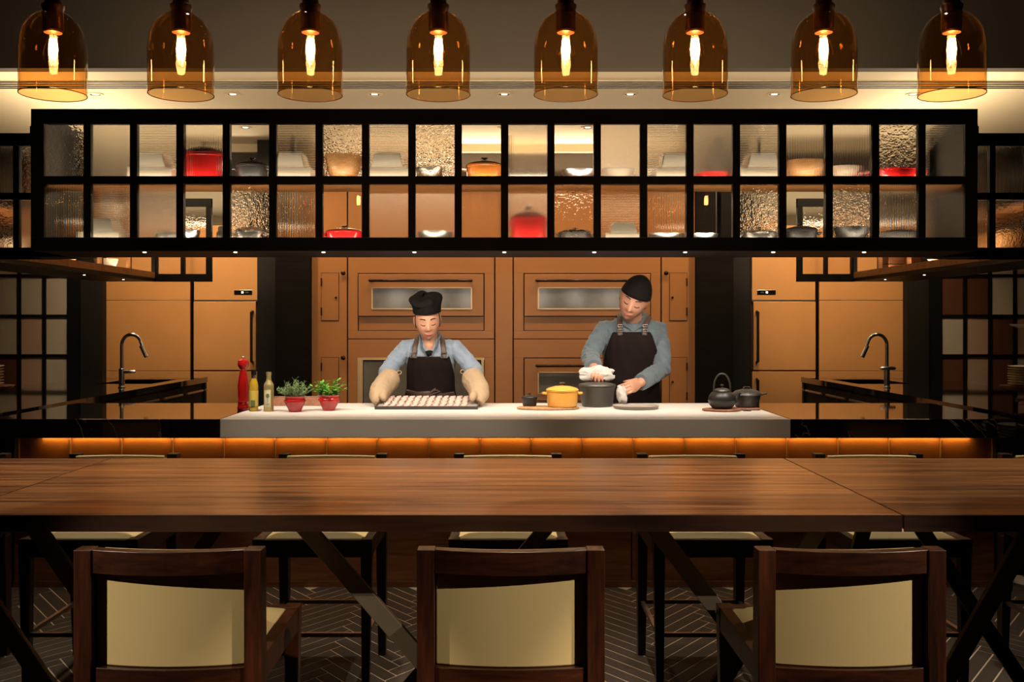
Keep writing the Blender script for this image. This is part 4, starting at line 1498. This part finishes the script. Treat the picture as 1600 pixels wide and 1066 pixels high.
obj('lid', MB().lathe([(.086, .069), (.088, .072), (.085, .080), (.066, .096), (.03, .106), (.003, .108)], 36), M_iron2, t, smooth=True)
obj('knob', MB().tube([(-.02, 0, .108), (-.016, 0, .118), (.016, 0, .118), (.02, 0, .108)], .004, 8), M_iron2, t, smooth=True)
for s in (-1, 1):
    obj('handle', MB().tube([(s * .08, -.02, .075), (s * .112, -.014, .080), (s * .112, .014, .080), (s * .08, .02, .075)], .006, 8), M_iron2, t, smooth=True)


# plate stacks
def plates(cx, cy, z0, n, r, name, grp, dz=.0135, m=M_cream, top=None):
    pr = [(r * .55, 0), (r * .6, .001), (r * .97, dz - .0045), (r, dz - .003), (r, dz - .0005), (r * .95, dz - .001), (r * .6, .004), (.002, .004)]
    me = mesh_of(MB().lathe(pr, 40), 'plate', m, True)
    for k in range(n):
        o = bpy.data.objects.new('plate', me)
        COL.objects.link(o)
        o.location = (cx + random.uniform(-.002, .002), cy + random.uniform(-.002, .002), z0 + k * dz)
        pos = 'topmost' if k == n - 1 else 'lowest' if k == 0 else '%s from the bottom' % ords[k]
        tag(o, '%s, %s' % (name, pos), 'plate', grp)


# wooden stands at both sides with plates
for s in (-1, 1):
    side = 'left' if s < 0 else 'right'
    d = 6.35
    cx = (1612 - HX) / F * d if s > 0 else (-26 - HX) / F * d
    zb = CT + .0005
    t = thing('cake_stand', 'dark reddish wooden pedestal holding plates on the %s counter' % side, 'stand', (cx, d, zb))
    topz = CH - (603 - HY) / F * d - zb
    obj('foot', MB().lathe([(.07, 0), (.07, .008), (.03, .02), (.025, topz - .05)], 28), M_boarddark, t, smooth=True)
    obj('dish', MB().lathe([(.03, topz - .05), (.13, topz - .035), (.178, topz - .006), (.182, topz), (.14, topz - .002), (.002, topz - .004)], 40), M_boarddark, t, smooth=True)
    if s > 0:
        plates(cx, d, zb + topz + .0, 8, .138, 'round cream plate in the stack on the right pedestal', 'plates on the right pedestal', .0158)
    else:
        plates(cx, d, zb + topz + .0, 7, .118, 'round cream plate in the stack on the left pedestal', 'plates on the left pedestal', .0185)
# far-right small shelf dish at (1590,507)
t = thing('wall_shelf', 'small pale round shelf above the right plate pedestal', 'shelf', ((1605 - HX) / F * 6.6, 6.6, 1.40))
obj('disc', MB().lathe([(.05, 0), (.09, .012), (.11, .024), (.105, .026), (.002, .02)], 28), M_cream, t, smooth=True)
obj('stem', MB().lathe([(.01, -.48), (.01, .001)], 12), M_black, t, smooth=True)
obj('base', MB().lathe([(.07, -.4795), (.07, -.47), (.01, -.46)], 20), M_black, t, smooth=True)
# trolley beside the right end of the bar
t = thing('trolley', 'low dark trolley holding plates past the right end of the bar', 'trolley', (3.02, 5.05, 0))
obj('shelf', MB().box(-.25, .25, -.17, .17, .70, .72), M_barwood, t, bevel=.002)
for a in (-.23, .23):
    for b in (-.15, .15):
        obj('leg', MB().box(a - .012, a + .012, b - .012, b + .012, 0, .70), M_black, t)
plates(2.83 + .04, 5.05, .7205, 9, .118, 'round cream plate in the stack on the trolley', 'plates on the trolley', .0165)

# ================================================================== PEOPLE
def mix(a, b, t):
    return a + (b - a) * t


def sstep(a, b, x):
    t = max(0, min(1, (x - a) / (b - a)))
    return t * t * (3 - 2 * t)


class Head:
    """head in local space: face towards -Y, origin between the ears"""
    def __init__(s, rx=.072, ry=.094, rz=.117):
        s.rx, s.ry, s.rz = rx, ry, rz

    def width(s, z):
        q = max(0, -z / s.rz)
        return 1 - .20 * q ** 1.3 - .14 * q ** 5

    def disp(s, x, z):
        g = lambda a, c, w: math.exp(-((a - c) / w) ** 2)
        d = 0
        # nose
        nz = sstep(.030, -.022, z) * sstep(-.034, -.024, z)
        d += .026 * nz * g(x, 0, .0115 + .004 * sstep(0, -.025, z))
        # sockets and brow
        for e in (-1, 1):
            d -= .007 * g(x, e * .030, .016) * g(z, .010, .013)
            d += .003 * g(x, e * .030, .02) * g(z, .032, .009)
            d += .004 * g(x, e * .040, .018) * g(z, -.028, .018)
            d += .004 * g(x, e * .030, .011) * g(z, .008, .008)
        d += .006 * g(x, 0, .020) * g(z, -.056, .010)
        d -= .002 * g(x, 0, .020) * g(z, -.056, .0025)
        d += .008 * g(x, 0, .020) * g(z, -.097, .016)
        return d

    def front(s, x, z, off=0):
        xe = x / s.width(z)
        q = 1 - (xe / s.rx) ** 2 - (z / s.rz) ** 2
        y = -s.ry * math.sqrt(max(q, 0.0)) if q > 0 else 0
        flat = .10 * s.ry * sstep(-.02, -.1, z)
        return y + 0 - s.disp(x, z) - off + flat * 0

    def mesh(s, M):
        mb = MB()
        rs = []
        n, m = 44, 56
        for i in range(1, n):
            a = -PI / 2 + PI * i / n
            ring = []
            for k in range(m):
                th = 2 * PI * k / m
                x = s.rx * math.cos(a) * math.cos(th)
                y = s.ry * math.cos(a) * math.sin(th)
                z = s.rz * math.sin(a)
                x *= s.width(z)
                if y < 0:
                    y -= s.disp(x, z)
                else:
                    y *= 1 - .25 * sstep(-.02, -.09, z)
                    y += .008 * sstep(-.02, .04, z) * (1 - sstep(.06, .115, z))
                ring.append(M @ Vector((x, y, z)))
            rs.append(ring)
        mb.rings(rs, True)
        for e in (-1, 1):
            Me = M @ Matrix.Translation((e * .074, .008, .0)) @ Matrix.Rotation(R(-e * 22), 4, 'Z')
            mb.ell((0, 0, 0), (.007, .019, .032), 14, None) if False else None
            t_ = MB().ell((0, 0, 0), (.008, .018, .031), 14).xform(Me)
            mb.add(t_.v, t_.f)
        return mb


def face_parts(hd, M, parent, brow=True, smile=.006, wide=.023):
    def path(xs, zf, off):
        return [M @ Vector((x, hd.front(x, zf(x), off), zf(x))) for x in xs]
    for e in (-1, 1):
        xs = [e * (.013 + .034 * k / 8) for k in range(9)]
        obj('eyebrow', MB().tube(path(xs, lambda x: .034 + .004 * math.sin(PI * (abs(x) - .013) / .034), .001), [.0018] + [.0038] * 6 + [.003, .0015], 6), M_hair, parent, smooth=True)
        xs = [e * (.017 + .027 * k / 8) for k in range(9)]
        obj('eyelash', MB().tube(path(xs, lambda x: .004 - .005 * math.sin(PI * (abs(x) - .017) / .027), .0006), [.0016] + [.0032] * 7 + [.0016], 6), M_hair, parent, smooth=True)
    xs = [-wide + 2 * wide * k / 10 for k in range(11)]
    obj('lips', MB().tube(path(xs, lambda x: -.058 + smile * (x / wide) ** 2, -.001), [.0012] + [.0034, .0042, .0046, .0046, .0046, .0046, .0046, .0042, .0034] + [.0012], 8), M_lip, parent, smooth=True)


def finger(mb, base, d1, lens, r, curl, axis):
    """chain of three bones bending around axis"""
    p = Vector(base)
    d = Vector(d1).normalized()
    pts, rad = [p - d * .012, p], [r, r]
    for i, L in enumerate(lens):
        d = Matrix.Rotation(curl[i], 3, axis) @ d
        p = p + d * L
        pts.append(p)
        rad.append(r * (1 - .1 * (i + 1)))
    mb.tube(pts, rad, 10, round_ends=True)


def hand(mb, wrist, dirv, palm_n, thumb_side, s=1.0, curls=(.7, .8, .5)):
    """palm from wrist along dirv, palm facing palm_n; thumb on thumb_side (+1/-1 of the cross axis)"""
    d = Vector(dirv).normalized()
    n = (Vector(palm_n) - d * Vector(palm_n).dot(d)).normalized()
    c = d.cross(n) * thumb_side
    w = Vector(wrist)
    rs = []
    for u, hw, ht in ((-.02, .026, .020), (.0, .028, .019), (.03, .038, .018), (.06, .043, .016), (.085, .042, .014), (.095, .036, .010)):
        ring = []
        for k in range(14):
            a = 2 * PI * k / 14
            ring.append(w + d * u * s + c * (hw * s * math.cos(a)) + n * (ht * s * math.sin(a)))
        rs.append(ring)
    mb.rings(rs)
    axis = d.cross(n).normalized()
    # rotating d towards n
    test = Matrix.Rotation(.5, 3, axis) @ d
    sg = 1 if test.dot(n) > 0 else -1
    for i, (off, L) in enumerate(((.030, 1.0), (.010, 1.1), (-.010, 1.02), (-.029, .82))):
        finger(mb, w + d * .088 * s + c * off * s, d + c * (off * 1.5), [.040 * s * L, .026 * s * L, .020 * s * L], .0092 * s, [sg * q for q in curls], axis)
    th = (d * .95 + c * .22 + n * .65).normalized()
    finger(mb, w + d * .025 * s + c * .030 * s, th, [.030 * s, .026 * s, .020 * s], .0108 * s, [0, .5 * sg, .5 * sg], axis)


def ringset(rows, scale=1.0, seg=36, sq=2.4):
    rs = []
    for z, cx, cy, rx, ry in rows:
        ring = []
        for k in range(seg):
            a = 2 * PI * k / seg
            ca, sa = math.cos(a), math.sin(a)
            ring.append((cx + rx * scale * math.copysign(abs(ca) ** (2 / sq), ca), cy + ry * scale * math.copysign(abs(sa) ** (2 / sq), sa), z))
        rs.append(ring)
    return rs


def interp(rows, z):
    for a, b in zip(rows[:-1], rows[1:]):
        if a[0] <= z <= b[0]:
            t = (z - a[0]) / (b[0] - a[0])
            return [mix(a[i], b[i], t) for i in range(5)]
    return list(rows[0] if z < rows[0][0] else rows[-1])


def apron(rows, zs, halfs, scale, name, parent, off=.012, turn=0):
    """front shell: halfs = half angle per z"""
    n = 20
    vs, fs = [], []
    for z, h in zip(zs, halfs):
        q = interp(rows, z)
        for k in range(n + 1):
            a = -PI / 2 + (2 * k / n - 1) * h - turn * sstep(1.1, 1.3, z)
            ca, sa = math.cos(a), math.sin(a)
            rx, ry = q[3] * scale + off, q[4] * scale + off
            fold = .004 * math.sin(k * 1.7 + z * 22) * (1 if z < q[0] + 5 else 1)
            vs.append((q[1] + (rx + fold) * math.copysign(abs(ca) ** (2 / 2.4), ca), q[2] + (ry + fold) * math.copysign(abs(sa) ** (2 / 2.4), sa), z))
    for i in range(len(zs) - 1):
        for k in range(n):
            a = i * (n + 1) + k
            fs.append((a, a + 1, a + n + 2, a + n + 1))
    return obj(name, MB().add(vs, fs), M_apron, parent, smooth=True, solid=.006, sub=1)


def leg_rows(mb, hx, hy, zt, fx, fy, r0, r1, r2):
    k = Vector(((hx + fx) / 2, (hy + fy) / 2 - .01, zt * .52))
    mb.tube([(hx, hy, zt), (mix(hx, k.x, .5), mix(hy, k.y, .5), mix(zt, k.z, .5)), k, (mix(fx, k.x, .5), mix(fy, k.y, .5) + .01, k.z * .55), (fx, fy, .09)], [r0, r0 * .9, r1, r1 * .95, r2], 18)


def shoe(x, y, parent):
    rs = []
    for yy, w_, h in ((.10, .02, .04), (.09, .036, .09), (.03, .040, .095), (-.05, .044, .07), (-.12, .046, .05), (-.165, .034, .04), (-.178, .012, .03)):
        rs.append([(x + w_ * math.cos(a), y + yy, max(0.0, h / 2 + h / 2 * math.sin(a) * 1.0)) for a in [2 * PI * k / 16 for k in range(16)]])
    obj('shoe', MB().rings(rs), M_shoe, parent, smooth=True)


def strap(parent, pts, w=.016, m=M_strap):
    obj('strap', MB().tube(pts, w, 8, flat=.35), m, parent, smooth=True)


def buckle(parent, c, w=.02, h=.015):
    c = Vector(c)
    obj('buckle', MB().tube([c + Vector((-w, 0, -h)), c + Vector((w, 0, -h)), c + Vector((w, 0, h)), c + Vector((-w, 0, h)), c + Vector((-w, 0, -h))], .0026, 6), M_steel, parent)


# ---------------- woman
WX = P(672, 508, 6.6).x
WY = 6.66
rowsW = [(.86, WX, WY + .06, .165, .125), (.93, WX, WY + .05, .160, .118), (1.0, WX, WY + .03, .140, .105), (1.08, WX, WY + .01, .145, .108),
         (1.17, WX, WY - .015, .160, .120), (1.23, WX, WY - .03, .168, .115), (1.28, WX, WY - .04, .155, .095), (1.315, WX, WY - .045, .112, .072), (1.335, WX, WY - .05, .062, .052)]
wo = thing('person', 'woman in black chef hat, denim shirt and oven mitts holding a baking tray', 'person', (WX, WY, 0))
inv = Matrix.Translation((-WX, -WY, 0))


def child_mesh(name, me, parent):
    me.transform(inv)
    o = bpy.data.objects.new(name, me)
    COL.objects.link(o)
    o.parent = parent
    return o


def loc_parent(name, parent):
    """child objects of people are built in world space; shift them under the Empty"""
    for o in parent.children:
        if not o.get('_placed'):
            o.matrix_parent_inverse = Matrix.Translation(-parent.location)
            o['_placed'] = 1
    for o in parent.children:
        if '_placed' in o:
            pass


arms = {
    -1: [P(634, 545, 6.60), P(604, 582, 6.52), P(609, 598, 6.34), P(604, 620, 6.12)],
    1: [P(712, 545, 6.60), P(742, 580, 6.52), P(738, 597, 6.34), P(744, 618, 6.12)],
}
headW = Head()
MW = Matrix.Translation(P(668, 501, 6.47)) @ Matrix.Rotation(R(6), 4, 'Z') @ Matrix.Rotation(R(-4), 4, 'Y') @ Matrix.Rotation(R(20), 4, 'X') @ Matrix.Scale(1.10, 4)
body = headW.mesh(MW)
nk0 = Vector((WX, WY - .03, 1.30))
nk1 = MW @ Vector((0, .025, -.06))
body.tube([nk0, nk0.lerp(nk1, .5), nk1], [.062, .055, .052], 20)
body.rings(ringset(rowsW, .9))
for sg in (-1, 1):
    a = arms[sg]
    body.tube([a[0], a[1], a[2]], [.044, .036, .028], 14, round_ends=True)
    body.tube([a[2], a[2].lerp(a[3], .3), a[2].lerp(a[3], .55)], [.028, .030, .026], 14, round_ends=True)
body.ell((WX, WY - .108, 1.292), (.040, .050, .056), 18)
for sg in (-1, 1):
    leg_rows(body, WX + sg * .085, WY + .06, .90, WX + sg * .11, WY + .10, .085, .055, .038)
bm_ = remesh(body, .0046, 'body', M_skinW, 2)
o = obj('body', bm_, None, wo)
face_parts(headW, MW, wo, smile=.008)
# shirt
sh = MB().rings(ringset(rowsW, 1.04))
for sg in (-1, 1):
    a = arms[sg]
    root = Vector((WX + sg * .10, WY - .03, 1.265))
    sh.tube([root, a[0], a[0].lerp(a[1], .5) + Vector((sg * .004, 0, 0)), a[1], a[1].lerp(a[2], .75)], [.060, .058, .054, .054, .050], 20, round_ends=True)
o = obj('shirt', remesh(sh, .006, 'shirt', M_denimW, 3, wrinkle=.0055), None, wo)
# collar
for sg in (-1, 1):
    c = MB()
    base = [Vector((WX + sg * .016, WY - .160, 1.215)), Vector((WX + sg * .047, WY - .160, 1.275)), Vector((WX + sg * .064, WY - .085, 1.345)), Vector((WX + sg * .045, WY + .0, 1.365))]
    c.tube(base, [.008, .020, .020, .018], 8, flat=.4)
    obj('collar', c, M_denimM, wo, smooth=True)
obj('undershirt', MB().ell((WX, WY - .112, 1.236), (.042, .048, .030), 16), M_cap, wo, smooth=True)
zsW = [.50, .62, .74, .86, .95, 1.0, 1.05, 1.10, 1.15, 1.19, 1.215]
apron(rowsW, zsW, [1.25, 1.3, 1.35, 1.4, 1.45, 1.45, 1.4, 1.15, .95, .80, .72], 1.06, 'apron', wo)
for sg in (-1, 1):
    strap(wo, [(WX + sg * .10, WY - .155, 1.20), (WX + sg * .095, WY - .15, 1.27), (WX + sg * .082, WY - .105, 1.325), (WX + sg * .075, WY - .05, 1.352), (WX + sg * .07, WY + .04, 1.325)], .017)
    buckle(wo, (WX + sg * .10, WY - .168, 1.222))
obj('apron_tie', MB().tube([(WX - .155, WY - .05, .975), (WX - .08, WY - .128, .965), (WX + .0, WY - .140, .972), (WX + .09, WY - .125, .955), (WX + .155, WY - .05, .96)], .012, 8, flat=1.5), M_strap, wo, smooth=True)
obj('apron_tie', MB().tube([(WX + .005, WY - .150, .972), (WX + .04, WY - .155, 1.0), (WX + .07, WY - .15, .985), (WX + .02, WY - .155, .965), (WX - .05, WY - .15, .94)], .009, 8), M_strap, wo, smooth=True)
tw = MB()
for sg in (-1, 1):
    leg_rows(tw, WX + sg * .082, WY + .06, .92, WX + sg * .11, WY + .10, .10, .07, .055)
tw.rings(ringset([(.80, WX, WY + .06, .168, .125), (.88, WX, WY + .06, .168, .125), (.95, WX, WY + .04, .150, .11)], 1.0))
obj('trousers', remesh(tw, .009, 'trousers', M_trouser, 3), None, wo)
for sg in (-1, 1):
    shoe(WX + sg * .11, WY + .06, wo)
# hat: band and floppy top
hb = MB()
rs = []
NB = 40
prof = [(.080, .100, .050, 0), (.0815, .102, .060, 0), (.083, .104, .085, 0), (.085, .106, .100, 0), (.092, .112, .112, .6), (.098, .116, .126, 1), (.094, .11, .142, 1), (.078, .09, .156, 1), (.05, .06, .162, 1), (.01, .012, .160, 1)]
for rx_, ry_, zz, wv in prof:
    ring = []
    for k in range(NB):
        a = 2 * PI * k / NB
        wob = 1 + wv * (.05 * math.sin(5 * a + 1) + .035 * math.sin(9 * a) + .03 * math.sin(3 * a + 2))
        x, y = rx_ * math.cos(a) * wob, ry_ * math.sin(a) * wob + .004
        z = zz - .018 * (y / .1) * (1 if zz < .11 else .4)
        if zz < .11:
            z -= .0 + .12 * max(0, y) * 1.0
        ring.append(MW @ Vector((x - .008 * wv, y, z + wv * (.010 * math.sin(4 * a + .5)))))
    rs.append(ring)
hb.rings(rs, False)
o = obj('chef_hat', hb, M_cap, wo, smooth=True, solid=.004, sub=1)
hr = MB()
rs = []
for i in range(9):
    zz = .06 - i * .0125
    ring = []
    for k in range(17):
        a = R(-8) + (PI + R(16)) * k / 16
        q = math.sqrt(max(.05, 1 - (zz / .125) ** 2))
        ring.append(MW @ Vector((.0765 * q * math.cos(a), .104 * q * math.sin(a), zz)))
    for k in reversed(range(17)):
        a = R(-8) + (PI + R(16)) * k / 16
        q = math.sqrt(max(.05, 1 - (zz / .125) ** 2)) * .93
        ring.append(MW @ Vector((.0765 * q * math.cos(a), .104 * q * math.sin(a), zz)))
    rs.append(ring)
hr.rings(rs)
obj('hair', hr, M_hair, wo, smooth=True)
# mitts
for sg in (-1, 1):
    a = arms[sg]
    m_ = MB()
    w0 = a[2] + (a[1] - a[2]) * .12 + Vector((0, 0, .012))
    tip = Vector((TRX + sg * (TW + .012), 6.07, TRZ + .042))
    mid = w0.lerp(tip, .55) + Vector((sg * .012, 0, .006))
    m_.tube([w0, w0.lerp(mid, .5), mid, mid.lerp(tip, .6), tip], [.072, .068, .066, .058, .036], 22, flat=1.0, round_ends=True)
    thb = mid.lerp(tip, .1) + Vector((-sg * .02, -.02, 0))
    m_.tube([mid, thb, Vector((TRX + sg * (TW - .03), 6.03, TRZ + .066)), Vector((TRX + sg * (TW - .035), 6.02, TRZ + .048))], [.035, .028, .024, .018], 14, round_ends=True)
    mt = obj('oven_mitt', remesh(m_, .006, 'oven_mitt', M_mitt, 6, wrinkle=.003), None, wo)
    lp = [w0 + Vector((-sg * .05, -.01, .045)) + Vector((-sg * .014 * (1 - math.cos(q)), 0, .012 * math.sin(q))) for q in [2 * PI * k / 10 for k in range(11)]]
    obj('hanging_loop', MB().tube(lp, .003, 6), M_mitt, mt)

# ---------------- man
MX = P(989, 508, 6.65).x
MY = 6.68
rowsM = [(.90, MX, MY + .05, .170, .13), (.98, MX, MY + .04, .168, .125), (1.06, MX - .005, MY + .03, .168, .12), (1.14, MX - .005, MY + .02, .175, .122), (1.24, MX - .005, MY + .0, .188, .13),
         (1.33, MX - .003, MY - .015, .200, .13), (1.39, MX, MY - .02, .200, .112), (1.44, MX, MY - .022, .145, .085), (1.475, MX - .005, MY - .03, .080, .065)]
mo = thing('person', 'man in a black skull cap, denim shirt and black apron wiping a large pot', 'person', (MX, MY, 0))
armsM = {
    -1: [P(943, 516, 6.66), P(922, 557, 6.52), P(928, 575, 6.28)],
    1: [P(1030, 517, 6.68), P(1034, 577, 6.56), P(1001, 598, 6.30)],
}
headM = Head(.075, .096, .122)
MMh = Matrix.Translation(P(991, 467, 6.45)) @ Matrix.Rotation(R(-8), 4, 'Z') @ Matrix.Rotation(R(22), 4, 'Y') @ Matrix.Rotation(R(28), 4, 'X') @ Matrix.Scale(1.21, 4)
body = headM.mesh(MMh)
nk0 = Vector((MX, MY - .02, 1.43))
nk1 = MMh @ Vector((0, .03, -.06))
body.tube([nk0, nk0.lerp(nk1, .5), nk1], [.066, .062, .058], 20)
body.rings(ringset(rowsM, .9))
for sg in (-1, 1):
    a = armsM[sg]
    body.tube(a, [.05, .040, .031], 14, round_ends=True)
wl, wr = armsM[-1][2], armsM[1][2]
hl_t = Vector((PotX - .015, PotY - .0, CT + .175))
hand(body, wl + Vector((.004, -.02, 0)), Vector((PotX - .0, PotY - .04, CT + .19)) - wl, Vector((0, .15, -1)), 1, 1.0, (.5, .9, .5))
hand(body, wr + Vector((-.012, -.01, -.004)), Vector((PotX + .135, PotY + .0, CT + .085)) - wr, Vector((-.8, -.15, -.3)), -1, 1.0, (.45, .6, .4))
for sg in (-1, 1):
    leg_rows(body, MX + sg * .09, MY + .05, .93, MX + sg * .13, MY + .08, .09, .06, .042)
obj('body', remesh(body, .0046, 'body', M_skinM, 2), None, mo)
face_parts(headM, MMh, mo, smile=.009, wide=.026)
sh = MB().rings(ringset(rowsM, 1.04))
for sg in (-1, 1):
    a = armsM[sg]
    root = Vector((MX + sg * .12, MY - .02, 1.385))
    sh.tube([root, a[0], a[0].lerp(a[1], .5) + Vector((sg * .006, 0, 0)), a[1], a[1].lerp(a[2], .5), a[1].lerp(a[2], .86)], [.068, .065, .061, .060, .055, .050], 20, round_ends=False)
obj('shirt', remesh(sh, .006, 'shirt', M_denimM, 3, wrinkle=.0055), None, mo)
for sg in (-1, 1):
    a = armsM[sg]
    q0, q1 = a[1].lerp(a[2], .80), a[1].lerp(a[2], .98)
    obj('cuff', MB().tube([q0, q1], [.056, .053], 22), M_denimM, mo, smooth=True, angle=40)
    base = [Vector((MX - .012 + sg * .010, MY - .135, 1.385)), Vector((MX - .01 + sg * .055, MY - .13, 1.415)), Vector((MX + sg * .078, MY - .06, 1.485)), Vector((MX + sg * .05, MY + .03, 1.50))]
    obj('collar', MB().tube(base, [.012, .026, .024, .020], 8, flat=.4), M_denimM, mo, smooth=True)
zsM = [.50, .62, .74, .86, .98, 1.06, 1.12, 1.18, 1.24, 1.30, 1.345, 1.375]
apron(rowsM, zsM, [1.2, 1.25, 1.3, 1.4, 1.5, 1.5, 1.4, 1.2, .92, .72, .60, .52], 1.06, 'apron', mo, turn=.13)
for sg in (-1, 1):
    MS = MX - (.028 if sg > 0 else .012)
    strap(mo, [(MS + sg * .088, MY - .160, 1.355), (MS + sg * .092, MY - .155, 1.42), (MX + sg * .098, MY - .11, 1.472), (MX + sg * .092, MY - .04, 1.49), (MX + sg * .09, MY + .05, 1.46)], .017)
    for zz in (1.385, 1.415):
        buckle(mo, (MS + sg * .090, MY - .178, zz), .015, .007)
tw = MB()
for sg in (-1, 1):
    leg_rows(tw, MX + sg * .088, MY + .05, .95, MX + sg * .13, MY + .08, .105, .075, .058)
tw.rings(ringset([(.84, MX, MY + .05, .172, .13), (.92, MX, MY + .05, .172, .13), (1.0, MX, MY + .04, .170, .12)], 1.0))
obj('trousers', remesh(tw, .009, 'trousers', M_trouser, 3), None, mo)
for sg in (-1, 1):
    shoe(MX + sg * .13, MY + .05, mo)
# skull cap
rs = []
for i in range(12):
    u = i / 11
    ring = []
    for k in range(NB):
        a = 2 * PI * k / NB
        # rim height falls to the back
        zr = .048 - .045 * (math.sin(a) + 1) / 2
        zt = .136
        ph0 = math.asin(max(-1, min(1, zr / zt)))
        ph = ph0 + (PI / 2 - ph0) * u
        bulg = 1 + .03 * math.sin(u * PI)
        ring.append(MMh @ Vector((.0835 * math.cos(ph) * math.cos(a) * bulg, .105 * math.cos(ph) * math.sin(a) * bulg + .004, zt * math.sin(ph))))
    rs.append(ring)
obj('skull_cap', MB().rings(rs, False), M_cap, mo, smooth=True, solid=.004)
hr = MB()
rs = []
for i in range(8):
    zz = .05 - i * .0125
    ring = []
    for f_ in (1.0, .93):
        rng = range(17) if f_ == 1.0 else reversed(range(17))
        for k in rng:
            a = R(2) + (PI - R(4)) * k / 16
            q = math.sqrt(max(.05, 1 - (zz / .13) ** 2)) * f_
            ring.append(MMh @ Vector((.079 * q * math.cos(a), .106 * q * math.sin(a), zz)))
    rs.append(ring)
hr.rings(rs)
obj('hair', hr, M_hair, mo, smooth=True)

# parts of the two people were built in world space: put them under their Empty in place
for root in (wo, mo):
    for ch in root.children:
        ch.matrix_parent_inverse = Matrix.Translation(-root.location)


# cloths
def cloth(name, label, c, rx_, ry_, rz_, seed, spikes=.35):
    rnd = random.Random(seed)
    off = Vector((rnd.random() * 9, rnd.random() * 9, rnd.random() * 9))
    vs = MB()
    rs = []
    n, m = 22, 34
    for i in range(n + 1):
        a = -PI / 2 + PI * (i + .02) / (n + .04)
        ring = []
        for k in range(m):
            th = 2 * PI * k / m
            d = Vector((math.cos(a) * math.cos(th), math.cos(a) * math.sin(th), math.sin(a)))
            q = 1 + spikes * noise.noise(d * 1.6 + off) + .28 * abs(noise.noise(d * 4.0 + off * 2)) - .1
            ring.append((c[0] + d.x * rx_ * q, c[1] + d.y * ry_ * q, c[2] + max(-1, d.z * q) * rz_))
        rs.append(ring)
    vs.rings(rs)
    return tag(obj(name, vs, M_cloth, smooth=True), label, 'cloth')


cloth('kitchen_cloth', 'crumpled white cloth on the lid of the big pot under the man\'s hand', (PotX + .010, PotY + .07, CT + .194), .112, .05, .05, 3)
cloth('kitchen_cloth', 'white cloth held against the side of the pot by the man', (PotX + .148, PotY - .035, CT + .070), .034, .034, .066, 5)
